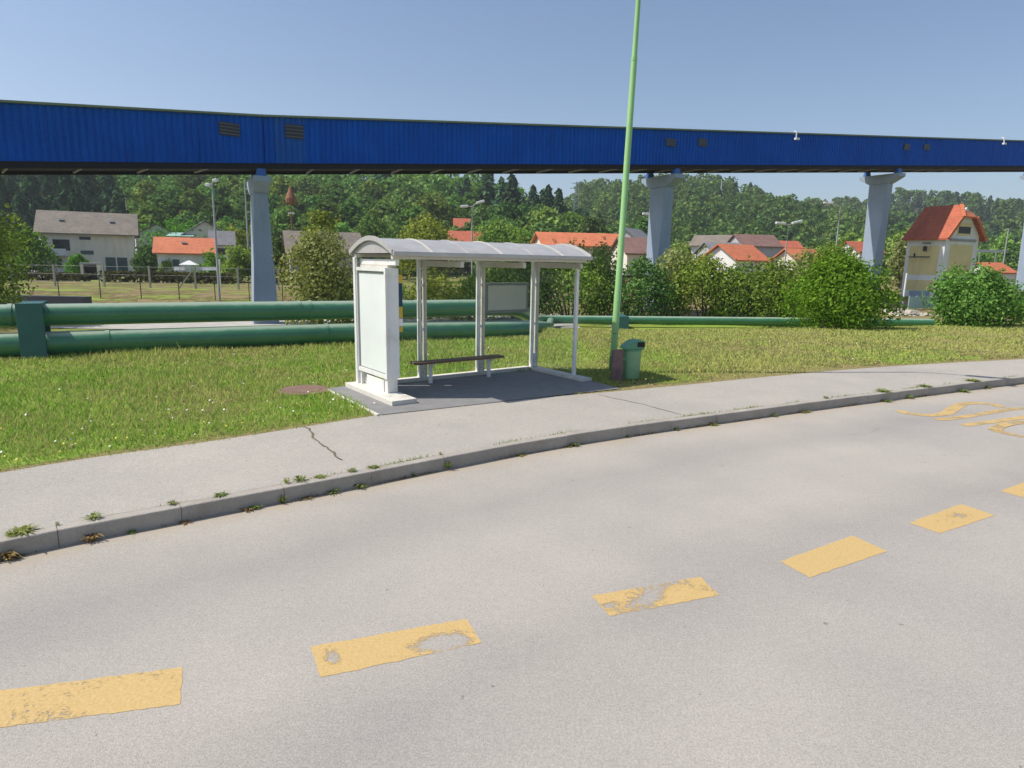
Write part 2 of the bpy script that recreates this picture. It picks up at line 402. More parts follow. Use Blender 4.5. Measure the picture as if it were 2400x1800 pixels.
def grassmat(name, blades=True):
    m, nt, b = newmat(name)
    n1 = noise(nt, .22, 4, .6); n2 = noise(nt, 1.3, 5, .6)
    ad = N(nt, 'ShaderNodeMath', operation='ADD'); mu = N(nt, 'ShaderNodeMath', operation='MULTIPLY'); mu.inputs[1].default_value = .5
    nt.links.new(n2, mu.inputs[0]); nt.links.new(n1, ad.inputs[0]); nt.links.new(mu.outputs[0], ad.inputs[1])
    a = N(nt, 'ShaderNodeAttribute', attribute_name='dryness')
    ad2 = N(nt, 'ShaderNodeMath', operation='ADD'); nt.links.new(ad.outputs[0], ad2.inputs[0]); nt.links.new(a.outputs['Fac'], ad2.inputs[1])
    if blades:
        g = N(nt, 'ShaderNodeNewGeometry')
        ma = N(nt, 'ShaderNodeMath', operation='MULTIPLY_ADD'); ma.inputs[1].default_value = .5
        nt.links.new(g.outputs['Random Per Island'], ma.inputs[0]); nt.links.new(ad2.outputs[0], ma.inputs[2])
        c = ramp(nt, ma.outputs[0], [(.45, (.17, .33, .04)), (.75, (.29, .51, .06)), (1.1, (.41, .57, .09)), (1.4, (.49, .53, .15)), (1.65, (.54, .47, .21))])
        nt.nodes.remove(b); out = nt.nodes['Material Output']
        d = N(nt, 'ShaderNodeBsdfDiffuse'); t = N(nt, 'ShaderNodeBsdfTranslucent'); mx = N(nt, 'ShaderNodeMixShader'); mx.inputs[0].default_value = .42
        nrm = N(nt, 'ShaderNodeVectorMath', operation='MULTIPLY_ADD'); nrm.inputs[1].default_value = (.45, .45, .45); nrm.inputs[2].default_value = (0, 0, .75)
        nt.links.new(g.outputs['Normal'], nrm.inputs[0]); nz = N(nt, 'ShaderNodeVectorMath', operation='NORMALIZE'); nt.links.new(nrm.outputs[0], nz.inputs[0]); nt.links.new(nz.outputs[0], d.inputs['Normal'])
        nt.links.new(c, d.inputs[0]); nt.links.new(c, t.inputs[0])
        nt.links.new(d.outputs[0], mx.inputs[1]); nt.links.new(t.outputs[0], mx.inputs[2]); nt.links.new(mx.outputs[0], out.inputs[0])
    else:
        c = ramp(nt, ad2.outputs[0], [(.4, (.17, .30, .04)), (.75, (.24, .33, .06)), (1.0, (.21, .21, .07)), (1.3, (.25, .20, .10)), (1.5, (.13, .085, .05))])
        f = noise(nt, 14, 5, .7)
        c = mixc(nt, .8, c, ramp(nt, f, [(.3, (.55, .55, .55)), (.7, (1.35, 1.35, 1.3))]), 'MULTIPLY')
        nt.links.new(c, b.inputs['Base Color']); b.inputs['Roughness'].default_value = 1
        b.inputs['Specular IOR Level'].default_value = .1
    return m
M['ground'] = grassmat('field_ground', False)
M['blades'] = grassmat('grass_blades', True)
M['forest_floor'] = painted('forest_floor', (.035, .045, .018), 1, .3, .1)

# ------------------------------------------------------------------ curves of the site
def interp(pts):
    xs = np.array([p[0] for p in pts], float); ys = np.array([p[1] for p in pts], float)
    # monotone cubic-ish: sample with Catmull-Rom
    ms = np.gradient(ys, xs)
    def f(x):
        x = np.asarray(x, float); i = np.clip(np.searchsorted(xs, x) - 1, 0, len(xs) - 2)
        h = xs[i + 1] - xs[i]; t = np.clip((x - xs[i]) / h, 0, 1)
        return ((2 * t**3 - 3 * t**2 + 1) * ys[i] + (t**3 - 2 * t**2 + t) * h * ms[i] + (-2 * t**3 + 3 * t**2) * ys[i + 1] + (t**3 - t**2) * h * ms[i + 1])
    return f
kerb_y = interp([(-60, -75), (-30, -33), (-14, -10), (-9, -.95), (-6, 2.95), (-4.16, 5.06), (-3.13, 5.85), (-2.48, 6.33), (-1.86, 6.78), (-.73, 7.64), (.1, 8.25), (.94, 8.8), (1.7, 9.26), (2.98, 9.98), (4.78, 10.97), (6.9, 12.1), (8.14, 12.74), (11.64, 14.52), (17, 16.7), (28, 20.2), (60, 30), (150, 56), (400, 125)])
edge_y = interp([(-61, -72), (-31, -29.5), (-15, -6.5), (-10, 1.0), (-7, 5.0), (-5.56, 6.76), (-5, 7.3), (-4.26, 7.86), (-3.46, 8.5), (-2.83, 9.06), (-2.1, 9.7), (-.5, 10.75), (1.76, 11.9), (3.4, 12.76), (5.6, 13.98), (8.16, 15.3), (11, 16.53), (14, 17.65), (20, 19.8), (32, 23.6), (64, 33.5), (150, 59), (400, 128)])
crest_y = interp([(-61, -50), (-31, -10), (-20, 4), (-12, 12.9), (-9.2, 15.4), (-5, 18.9), (1.6, 22.6), (5, 23.0), (12.4, 24.6), (22, 28), (30, 31), (64, 45), (150, 80), (400, 170)])
def sstep(t):
    t = np.clip(t, 0, 1); return t * t * (3 - 2 * t)
def yard_z(x):
    return np.interp(x, [-200, -30, 6, 22, 34, 60], [-1.2, -1.2, -1.25, -1.05, -.85, -.5])
def height(x, y):
    x = np.asarray(x, float); y = np.asarray(y, float)
    d = y - crest_y(x)
    base = .128 + .010 * np.sin(x * 1.3) * np.sin(y * .9) * np.clip((y - edge_y(x)) / 1.5, 0, 1)
    z = base + (yard_z(x) - .13) * sstep(d / 12)
    far = np.interp(x, [-60, 10, 40, 120], [-.45, -.5, .3, .6])
    z = z + (far - yard_z(x)) * sstep((y - 44 - np.maximum(0, x) * .3) / 10)
    return z
def curve_pts(f, x0, x1, step):
    xs = np.linspace(x0, x1, 4000); ys = f(xs); s = np.concatenate([[0], np.cumsum(np.hypot(np.diff(xs), np.diff(ys)))])
    n = int(s[-1] / step); q = np.linspace(0, s[-1], n + 1)
    return np.column_stack([np.interp(q, s, xs), np.interp(q, s, ys)])

# ------------------------------------------------------------------ road
kp = curve_pts(kerb_y, -40, 120, .5)
tg = np.gradient(kp, axis=0); tg /= np.linalg.norm(tg, axis=1)[:, None]; nr = np.column_stack([tg[:, 1], -tg[:, 0]])
offs = [0, .12, .25, .4, .6, .9, 1.3, 1.8, 2.4, 3.2, 4.2, 5.5, 7, 9, 12]
V = np.concatenate([np.column_stack([kp + nr * o, np.zeros(len(kp))]) for o in offs])
n = len(kp); i = np.arange(n - 1)
F = np.concatenate([np.column_stack([i + r * n, i + (r + 1) * n, i + 1 + (r + 1) * n, i + 1 + r * n]) for r in range(len(offs) - 1)])
me = npmesh('road', V, F, M['road'])
at_ = me.attributes.new('kerb_distance', 'FLOAT', 'POINT'); at_.data.foreach_set('value', np.repeat(offs, n).astype(np.float32))
road = tag(obj('road', me), 'pale worn asphalt bus bay curving past the shelter', None, None, 'structure')
# ground on the camera's own side of the road, out of the photo
V = np.concatenate([np.column_stack([kp + nr * o, np.full(n, z)]) for o, z in ((11.9, -.02), (60, -.05))])
F = np.column_stack([i, i + n, i + 1 + n, i + 1])
tag(obj('verge', npmesh('verge', V, F, M['ground'])), 'grass verge beyond the road', None, None, 'structure')

# ------------------------------------------------------------------ pavement and kerb
kb = kp + nr * -.13
ex = np.linspace(-30, 112, 1200); ep = np.column_stack([ex, edge_y(ex)])
sq = np.linspace(0, 1, n)
def resamp(P, m):
    s = np.concatenate([[0], np.cumsum(np.hypot(*np.diff(P, axis=0).T))]); q = np.linspace(0, s[-1], m)
    return np.column_stack([np.interp(q, s, P[:, 0]), np.interp(q, s, P[:, 1])])
# nearest edge point along the normal, so the strip stays untwisted
near = np.array([ep[np.argmin(np.abs((ep - p) @ t) + 1e-3 * np.hypot(*(ep - p).T))] for p, t in zip(kb, tg)])
rows = 7
V = np.concatenate([np.column_stack([kb + (near - kb) * (r / (rows - 1) * 1.03), np.full(n, .150 - .016 * r / (rows - 1))]) for r in range(rows)])
F = np.concatenate([np.column_stack([i + r * n, i + 1 + r * n, i + 1 + (r + 1) * n, i + (r + 1) * n]) for r in range(rows - 1)])
pavement = tag(obj('pavement', npmesh('pavement', V, F, M['pave'])), 'pale asphalt pavement between kerb and grass', None, None, 'structure')

kerb = thing('kerb', None, None, (0, 8.7, 0)); kerb['kind'] = 'structure'; kerb['label'] = 'grey concrete kerb of separate stones along the bus bay'
ks = curve_pts(kerb_y, -9, 40, .01)
kt = np.gradient(ks, axis=0); kt /= np.linalg.norm(kt, axis=1)[:, None]; kn = np.column_stack([kt[:, 1], -kt[:, 0]])
# a joint was measured at x=-3.91; stones are 0.97 m long
j0 = int(np.argmin(np.abs(ks[:, 0] + 3.91))) % 97
for q in range(j0, len(ks) - 97, 97):
    if ks[q, 0] < -7: continue
    idx = [q + 0, q + 24, q + 48, q + 72, q + 97]
    dz = random.uniform(-.004, .004); dn = random.uniform(-.004, .004)
    prof = [(.0 + dn, -.06), (-.002 + dn, .148 + dz), (-.007 + dn, .156 + dz), (-.016 + dn, .159 + dz), (-.128, .160 + dz), (-.128, -.06)]
    vs = []; m_ = MB()
    for a, k in enumerate(idx):
        sh = .0025 if a == 0 else (-.0025 if a == len(idx) - 1 else 0)
        for (o, z) in prof:
            p = ks[k] + kn[k] * o + kt[k] * sh
            vs.append((p[0], p[1], z))
    fs = []
    L = len(prof)
    for a in range(len(idx) - 1):
        for b_ in range(L - 1): fs.append((a * L + b_, a * L + b_ + 1, (a + 1) * L + b_ + 1, (a + 1) * L + b_))
    fs.append(tuple(range(L))); fs.append(tuple((len(idx) - 1) * L + b_ for b_ in range(L)))
    m_.add(vs, fs).build('kerb_stone', M['kerb'], kerb)

# grassy cracks and tar joints across the pavement
def ribbon(pts, wd, z, jit=0):
    pts = [Vector((p[0], p[1], 0)) for p in pts]; m_ = MB(); vs = []; 
    fine = []
    for a, b_ in zip(pts[:-1], pts[1:]):
        k = max(2, int((b_ - a).length / .08))
        fine += [a.lerp(b_, t / k) for t in range(k)]
    fine.append(pts[-1])
    for k, p in enumerate(fine):
        t = (fine[min(k + 1, len(fine) - 1)] - fine[max(0, k - 1)]).normalized(); nn = Vector((-t.y, t.x, 0))
        j = nn * random.uniform(-jit, jit); hw = wd * random.uniform(.5, 1.1) / 2 if jit else wd / 2
        zz = z if not isinstance(z, tuple) else z[0] + (z[1] - z[0]) * k / (len(fine) - 1)
        vs += [p + j + nn * hw + Vector((0, 0, zz)), p + j - nn * hw + Vector((0, 0, zz))]
    fs = [(2 * k, 2 * k + 1, 2 * k + 3, 2 * k + 2) for k in range(len(fine) - 1)]
    return m_.add(vs, fs)
ribbon([(-2.95, 9.02), (-2.87, 8.9), (-2.66, 8.45), (-2.3, 7.9), (-2.02, 7.42)], .034, (.139, .154), .02).build('crack', M['seal_dark'], pavement)
ribbon([tuple(kp[k_] - nr[k_] * .137) for k_ in range(len(kp)) if -7 < kp[k_, 0] < 32], .016, .1535, .006).build('kerb_joint', M['joint_soil'], pavement)
ribbon([(1.6, 11.75), (1.75, 11.5), (2.22, 10.95), (2.72, 10.16)], .02, (.141, .153), .012).build('crack', M['seal_dark'], pavement)

# hairline cracks in the road
for pts in ([(5.1, 9.6), (5.5, 9.7), (5.9, 10.1)],):
    ribbon(pts, .005, .002, .012).build('hairline_crack', M['joint_soil'], road)
# painted marks on the road
def dash(corners, wear, label=None):
    a, b_, c, d = [Vector((*p, 0)) for p in corners]       # TL BL TR BR
    NX, NY = 24, 8; vs = []; 
    for y in range(NY + 1):
        for x in range(NX + 1):
            u, v = x / NX, y / NY
            p = (a.lerp(c, u)).lerp(b_.lerp(d, u), v)
            e = .006
            p += Vector((random.uniform(-e, e), random.uniform(-e, e), 0)) if (x in (0, NX) or y in (0, NY)) else Vector()
            vs.append((p.x, p.y, .002))
    fs = [(y * (NX + 1) + x, y * (NX + 1) + x + 1, (y + 1) * (NX + 1) + x + 1, (y + 1) * (NX + 1) + x) for y in range(NY) for x in range(NX)]
    m_ = MB().add(vs, fs)
    o = m_.build('lane_marking', M['paint'], road)
    if label: o['label'] = label
    wv = [wear(x / NX, y / NY) for y in range(NY + 1) for x in range(NX + 1)]
    t = o.data.attributes.new('wear', 'FLOAT', 'POINT'); t.data.foreach_set('value', wv)
    return o
bump = lambda x, y, cx, cy, sx, sy: math.exp(-((x - cx) / sx) ** 2 - ((y - cy) / sy) ** 2)
dash([(-2.98, 3.36), (-2.75, 3.06), (-2.01, 3.62), (-1.85, 3.28)], lambda x, y: .02 + .06 * bump(x, y, .2, .8, .2, .4))
dash([(-1.29, 3.86), (-1.13, 3.54), (-.30, 4.23), (-.17, 3.94)], lambda x, y: -.05 + .5 * bump(x, y, .80, .72, .17, .3) + .30 * bump(x, y, .10, .45, .05, .3), 'yellow dash with one corner worn away')
dash([(.64, 4.59), (.74, 4.30), (1.57, 4.93), (1.63, 4.63)], lambda x, y: .02 + .22 * bump(x - y * -.35, y, .62, .5, .16, .8) + .3 * bump(x, y, .07, .55, .06, .15), 'yellow dash rubbed by a tyre streak')
dash([(2.35, 5.24), (2.47, 4.95), (3.27, 5.82), (3.41, 5.48)], lambda x, y: -.05 + .05 * bump(x, y, .7, .4, .2, .3))
dash([(4.01, 6.16), (4.16, 5.91), (4.92, 6.72), (5.05, 6.40)], lambda x, y: -.04 + .12 * bump(x, y, .65, .4, .15, .3))
dash([(5.67, 7.17), (5.82, 6.90), (6.55, 7.72), (6.70, 7.42)], lambda x, y: -.04)
dash([(7.28, 8.16), (7.42, 7.88), (8.17, 8.68), (8.30, 8.40)], lambda x, y: -.02)
def stroke(pts, wd):
    o = ribbon(pts, wd, .004).build('painted_letter', M['paint'], road)
    t = o.data.attributes.new('wear', 'FLOAT', 'POINT'); t.data.foreach_set('value', [.075] * len(o.data.vertices)); return o
def smooth(pts, k=5):
    out = []
    P = [Vector((*p, 0)) for p in pts]
    for j in range(len(P) - 1):
        p0, p1, p2, p3 = P[max(j - 1, 0)], P[j], P[j + 1], P[min(j + 2, len(P) - 1)]
        for s in range(k):
            t = s / k
            out.append(.5 * ((2 * p1) + (p2 - p0) * t + (2 * p0 - 5 * p1 + 4 * p2 - p3) * t * t + (3 * p1 - p0 - 3 * p2 + p3) * t ** 3))
    out.append(P[-1]); return [(p.x, p.y) for p in out]
# the word BUS read by a driver heading left: S by the kerb, then U, then B
stroke(smooth([(6.98, 11.42), (7.02, 11.22), (7.3, 11.08), (7.7, 11.24), (8.1, 11.64), (8.62, 12.12), (9.0, 12.22), (9.2, 12.08), (9.14, 11.88)]), .20)['label'] = 'yellow letter S'
stroke(smooth([(7.22, 10.76), (7.7, 10.92), (8.8, 11.5), (9.4, 11.78), (9.72, 11.78), (9.78, 11.55), (9.5, 11.33), (8.5, 10.84), (7.42, 10.37)]), .155)['label'] = 'yellow letter U'
bo = ribbon(smooth([(7.72, 10.08), (7.95, 9.68), (8.8, 10.12), (9.95, 10.72), (9.78, 11.08), (9.5, 11.06), (9.0, 10.76), (8.86, 10.42)]), .18, .004)
b2 = ribbon(smooth([(8.86, 10.42), (8.9, 10.66), (8.6, 10.66), (8.1, 10.42), (7.72, 10.08)]), .18, .0075)
b2.add(bo.v, bo.f)
o = b2.build('painted_letter', M['paint'], road); o['label'] = 'yellow letter B'
t = o.data.attributes.new('wear', 'FLOAT', 'POINT'); t.data.foreach_set('value', [.07] * len(o.data.vertices))

# ------------------------------------------------------------------ terrain beyond the pavement
xs = np.unique(np.concatenate([np.linspace(-60, -16, 45), np.linspace(-16, 40, 225), np.linspace(40, 110, 71), np.linspace(110, 390, 57)]))
ts = np.unique(np.concatenate([np.linspace(0, 40, 120), np.linspace(40, 110, 71), np.linspace(110, 700, 60)]))
X = np.repeat(xs[:, None], len(ts), 1); Yg = edge_y(xs)[:, None] + ts[None, :]
Z = height(X, Yg)
V = np.column_stack([X.ravel(), Yg.ravel(), Z.ravel()])
nx, ny = len(xs), len(ts)
ii, jj = np.meshgrid(np.arange(nx - 1), np.arange(ny - 1), indexing='ij'); b0 = (ii * ny + jj).ravel()
F = np.column_stack([b0, b0 + ny, b0 + ny + 1, b0 + 1])
me = npmesh('field', V, F, M['ground'])
dry = np.clip(.10 + .10 * (X.ravel() > 2) + .10 * sstep((Yg.ravel() - crest_y(X.ravel()) - 10) / 6) * ((X.ravel() < 0) | (Yg.ravel() > 46)) - .25 * ((X.ravel() > 0) & (Yg.ravel() < 45) & (Yg.ravel() > crest_y(X.ravel()) + 3)) + .14 * np.sin(Yg.ravel() * 1.1 + .6 * np.sin(X.ravel() * .3)) * (Yg.ravel() > 46), 0, 1)
# bare earth along the pavement edge
dry += 1.0 * np.exp(-((Yg - edge_y(xs)[:, None]) / .22).ravel() ** 2)
t = me.attributes.new('dryness', 'FLOAT', 'POINT'); t.data.foreach_set('value', dry.astype(np.float32))
me.shade_smooth()
field = tag(obj('field', me), 'grass field and valley floor behind the pavement', None, None, 'structure')

# concrete yard behind the pipes
def sheet(name, x0, x1, y0, y1, mat, dz, step=2.0, skew=0.0):
    xs = np.arange(x0, x1 + .01, step); ys = np.arange(y0, y1 + .01, step)
    X, Y = np.meshgrid(xs, ys, indexing='ij'); Y = Y + skew * (X - x0); Z = height(X, Y) + dz
    V = np.column_stack([X.ravel(), Y.ravel(), Z.ravel()]); ny = len(ys)
    ii, jj = np.meshgrid(np.arange(len(xs) - 1), np.arange(ny - 1), indexing='ij'); b0 = (ii * ny + jj).ravel()
    return obj(name, npmesh(name, V, np.column_stack([b0, b0 + ny, b0 + ny + 1, b0 + 1]), mat))
tag(sheet('yard', -60, 4, 33, 47, M['concrete'], .03), 'pale concrete yard behind the green pipes', None, None, 'structure')

# ------------------------------------------------------------------ leaves
def leaves(centers, radii, n, size, rg, squash=(1, 1, 1), up=.25, inner=.72):
    """n leaf quads spread through the shells of blobs"""
    c = np.asarray(centers, float); r = np.asarray(radii, float)
    k = rg.choice(len(c), n, p=r ** 2 / (r ** 2).sum())
    d = rg.normal(size=(n, 3)); d[:, 2] += up; d /= np.linalg.norm(d, axis=1)[:, None]
    rad = r[k] * (inner + (1.06 - inner) * rg.random(n) ** .6)
    P = c[k] + d * rad[:, None] * np.array(squash)
    nn = d + .55 * rg.normal(size=(n, 3)); nn /= np.linalg.norm(nn, axis=1)[:, None]
    a = np.cross(nn, rg.normal(size=(n, 3))); a /= np.linalg.norm(a, axis=1)[:, None]
    b = np.cross(nn, a)
    s = size * (.55 + .9 * rg.random(n))[:, None]
    V = np.stack([P - a * s * .5, P - b * s * .3 + nn * s * .06, P + a * s * .5, P + b * s * .3 + nn * s * .06], 1).reshape(-1, 3)
    F = np.arange(n * 4).reshape(-1, 4)
    return V, F

def crown_blobs(rg, h, wd, nb, base=.15, skirt=False):
    """blob centres filling an egg h tall and wd wide standing on z=base*h"""
    cs = []; rs = []
    for _ in range(nb):
        t = rg.random() ** .85; z = base * h + t * (1 - base) * h * .86
        env = math.sin(min(1, (t * .86 + .16)) * PI) ** .6
        q = rg.random() * 2 * PI; rr = wd / 2 * env * (.35 + .55 * rg.random())
        rad = wd * (.13 + .11 * rg.random()) * (.75 + .4 * env)
        cs.append((rr * math.cos(q), rr * math.sin(q), z + rad * .2)); rs.append(rad)
    return cs, rs

def tree_meshes(seed, kind, nleaf, size, mat, h=10.0, wd=7.0):
    rg = np.random.default_rng(seed)
    if kind == 'broad':
        cs, rs = crown_blobs(rg, h, wd, 26, .18)
        V, F = leaves(cs, rs, nleaf, size, rg)
        me = npmesh('crown', V, F, mat)
        tb = MB()
        tb.tube([(0, 0, -.8), (.05, 0, h * .25), (0, .1, h * .55)], [h * .028, h * .02, h * .008], 7)
        for k in range(4):
            q = k * 1.6 + seed; tb.tube([(0, 0, h * (.2 + .06 * k)), (math.cos(q) * wd * .25, math.sin(q) * wd * .25, h * (.42 + .08 * k))], [h * .012, h * .004], 5)
    else:
        # spruce: drooping whorls on a narrow cone
        n = nleaf; t = rg.random(n) ** 1.25; tier = np.floor(t * 15) / 15 + .035 * rg.random(n)
        z = h * (.06 + .94 * tier); env = wd / 2 * (1 - tier) ** .85 + .12
        q = rg.random(n) * 2 * PI; lob = 1 + .22 * np.sin(q * 5 + tier * 40)
        rr = env * lob * (.35 + .7 * rg.random(n) ** .5)
        P = np.column_stack([rr * np.cos(q), rr * np.sin(q), z - rr * .35])
        d = np.column_stack([np.cos(q) * .8, np.sin(q) * .8, np.full(n, .6)]) + .35 * rg.normal(size=(n, 3)); d /= np.linalg.norm(d, axis=1)[:, None]
        a = np.column_stack([np.cos(q), np.sin(q), np.full(n, -.45)]) + .2 * rg.normal(size=(n, 3)); a -= d * (a * d).sum(1)[:, None]; a /= np.linalg.norm(a, axis=1)[:, None]
        b = np.cross(d, a); s = size * (.6 + .8 * rg.random(n))[:, None]
        V = np.stack([P - a * s * .6, P - b * s * .3, P + a * s * .6, P + b * s * .3], 1).reshape(-1, 3); F = np.arange(n * 4).reshape(-1, 4)
        me = npmesh('crown', V, F, mat)
        tb = MB().tube([(0, 0, -.8), (0, 0, h * .97)], [h * .02, h * .003], 6)
    trunk = bpy.data.meshes.new('trunk'); trunk.from_pydata(tb.v, [], tb.f); trunk.materials.append(M['bark'])
    return me, trunk

last_plant = [None]
def plant(name, label, cat, loc, me, trunk, scale, rotz, group=None, stem='trunk'):
    r = thing(name, label, cat, loc, rotz, group); r.scale = scale
    obj('crown' if stem == 'trunk' else 'foliage', me, r); obj(stem, trunk, r)
    last_plant[0] = r
    return r

# ------------------------------------------------------------------ hills with woodland
def ridge(pts):
    return interp(pts)
def hill(name, label, x_of_ridge, y0, yr, x0, x1, prof, treeh, step=6.0):
    """terrain whose tree tops follow the skyline prof (pixel x, pixel y) at depth yr"""
    xs = np.arange(x0, x1, step); ys = np.concatenate([np.linspace(y0, yr, 26), np.linspace(yr, yr + 160, 9)[1:]])
    f = interp(prof)
    def hz(x, y):
        x = np.asarray(x, float); y = np.asarray(y, float)
        # skyline height along the ridge, constant across x at the ridge depth
        px = 1200 + x / yr * FPX
        py = f(np.clip(px, prof[0][0], prof[-1][0]))
        hy = 616 + .0178 * (px - 1200)
        top = CAMH + (hy - py) / FPX * yr - treeh
        s = np.clip((y - y0) / (yr - y0), 0, 1)
        bumpy = 1 + .06 * np.sin(x * .05 + y * .03) * np.sin(s * PI)
        z = -.6 + (top + .6) * (s ** 1.15) * bumpy
        return np.where(y > yr, top - (y - yr) * .12, z)
    X, Y = np.meshgrid(xs, ys, indexing='ij'); V = np.column_stack([X.ravel(), Y.ravel(), hz(X, Y).ravel()])
    ny = len(ys); ii, jj = np.meshgrid(np.arange(len(xs) - 1), np.arange(ny - 1), indexing='ij'); b0 = (ii * ny + jj).ravel()
    me = npmesh(name, V, np.column_stack([b0, b0 + ny, b0 + ny + 1, b0 + 1]), M['forest_floor']); me.shade_smooth()
    tag(obj(name, me), label, None, None, 'structure')
    return hz
hzA = hill('hill', 'steep wooded hillside behind the left half of the gallery', 0, 128, 235, -260, 30, [(-500, 330), (0, 335), (500, 345), (900, 372), (1100, 396), (1180, 420), (1230, 450), (1290, 490), (1340, 540), (1400, 600)], 15)
hzB = hill('hill', 'rounded wooded hill behind the middle pillar', 0, 190, 400, -20, 190, [(1100, 520), (1230, 462), (1300, 450), (1345, 416), (1440, 404), (1560, 390), (1670, 398), (1720, 424), (1780, 465), (1860, 530), (1950, 590)], 18)
hzC = hill('hill', 'long low wooded ridge behind the right half', 0, 210, 520, 60, 560, [(1300, 470), (1500, 470), (1740, 432), (1800, 446), (1870, 446), (1905, 444), (1960, 448), (2000, 452), (2045, 426), (2110, 424), (2200, 440), (2260, 450), (2310, 454), (2350, 448), (2400, 452), (2600, 460), (3000, 480)], 21)

broadA = [tree_meshes(s, 'broad', 1500, .75, M['leaf_wood' if s < 13 else 'leaf_wood_light']) for s in (11, 12, 13)]
broadL = [tree_meshes(s, 'broad', 1100, .8, M['leaf_mid']) for s in (21, 22)]
spruceA = [tree_meshes(s, 'spruce', 950, .95, M['leaf_spruce'], 10, 4.2) for s in (31, 32)]

def poisson(n, xr, yr_, dmin, rg, ok=lambda x, y: True):
    out = []; cell = {}
    for _ in range(n):
        x = rg.uniform(*xr); y = rg.uniform(*yr_)
        if not ok(x, y): continue
        cx, cy = int(x // dmin), int(y // dmin)
        if any((x - p[0]) ** 2 + (y - p[1]) ** 2 < dmin * dmin for a in (-1, 0, 1) for b in (-1, 0, 1) for p in cell.get((cx + a, cy + b), ())): continue
        cell.setdefault((cx, cy), []).append((x, y)); out.append((x, y))
    return out
rg = np.random.default_rng(5)
inview = lambda x, y, m=.10: abs(x / y) < 1200 / FPX + m
A = poisson(9000, (-235, 28), (131, 245), 5.4, rg, lambda x, y: inview(x, y))
B = poisson(6000, (5, 165), (200, 412), 7.5, rg, lambda x, y: inview(x, y))
Cc = poisson(9000, (80, 480), (225, 530), 9.0, rg, lambda x, y: inview(x, y))
trees = []
for (x, y) in A:
    s = (y - 131) / 110
    dense = math.sin(x * .045 + 1.3) + math.sin(y * .07 + x * .02) * .7
    sp = (dense > .0) if x < -40 else (dense > 1.15)
    hgt = rg.uniform(12, 19) if sp else rg.uniform(9, 14)
    trees.append((x, y, float(hzA(x, y)), hgt, sp))
n_single = 0
trees.sort(key=lambda t: t[1])
single = trees[:210]; rest = trees[210:]
for k, (x, y, z, hh, spr) in enumerate(single):
    if spr:
        me, tr = spruceA[k % 2]
        plant('spruce_tree', 'tall dark spruce in the wood on the hillside behind the houses', 'tree', (x, y, z), me, tr, (hh / 10 * rg.uniform(.85, 1.15), hh / 10, hh / 10), rg.random() * 6, 'spruces on the near hillside')
    else:
        me, tr = broadA[k % 3]
        plant('broadleaf_tree', 'round leafy tree in the near wooded hillside behind the houses', 'tree', (x, y, z), me, tr, (hh / 10 * rg.uniform(.85, 1.2), hh / 10 * rg.uniform(.85, 1.2), hh / 10), rg.random() * 6, 'broadleaf trees on the near hillside')
def mass(name, label, lst, nleaf, size, mats, seed):
    """a far wood: every tree's own crown, joined into one mass"""
    rg = np.random.default_rng(seed)
    pro_b = []; pro_s = []
    for s in range(4):
        cs, rs = crown_blobs(rg, 10, 7.4, 16, .05); pro_b.append(leaves(cs, rs, nleaf, size, rg)[0].reshape(-1, 4, 3))
        pro_s.append(None)
    for s in range(3):
        me, tr = tree_meshes(900 + seed * 10 + s, 'spruce', nleaf, size * 1.0, mats[1], 10, 4.4)
        v = np.empty(len(me.vertices) * 3, np.float32); me.vertices.foreach_get('co', v); pro_s[s] = v.reshape(-1, 4, 3)
        bpy.data.meshes.remove(me); bpy.data.meshes.remove(tr)
    Vs = []; mi = []
    for (x, y, z, hh, spr) in lst:
        p = (pro_s[rg.integers(3)] if spr else pro_b[rg.integers(4)])
        a = rg.random() * 2 * PI; ca, sa = math.cos(a), math.sin(a); k = hh / 10; kw = k * rg.uniform(.85, 1.25)
        q = np.empty_like(p); q[..., 0] = (p[..., 0] * ca - p[..., 1] * sa) * kw + x; q[..., 1] = (p[..., 0] * sa + p[..., 1] * ca) * kw + y; q[..., 2] = p[..., 2] * k + z
        Vs.append(q); mi += [(1 if spr else 0) + (2 if rg.random() < .4 else 0)] * len(q)
    V = np.concatenate(Vs).reshape(-1, 3)
    me = npmesh(name, V, np.arange(len(V)).reshape(-1, 4), mats[0])
    for m in mats[1:]: me.materials.append(m)
    me.polygons.foreach_set('material_index', np.array(mi, np.int32))
    return tag(obj(name, me), label, 'woodland', None, 'stuff')
wm = [M['leaf_wood'], M['leaf_spruce'], M['leaf_wood_light'], M['leaf_spruce']]
print('trees', len(single), len(rest), len(B), len(Cc))
mass('woodland', 'dense mixed wood covering the upper left hillside', rest, 420, 1.05, wm, 1)
mass('woodland', 'leafy wood covering the rounded hill behind the middle pillar', [(x, y, float(hzB(x, y)), rg.uniform(9, 14), rg.random() < .06) for x, y in B], 420, 1.15, wm, 2)
mass('woodland', 'wood covering the long low ridge at the right', [(x, y, float(hzC(x, y)), rg.uniform(10, 15), rg.random() < .22) for x, y in Cc], 300, 1.45, [M['leaf_wood'], M['leaf_spruce'], M['leaf_dark'], M['leaf_spruce']], 3)

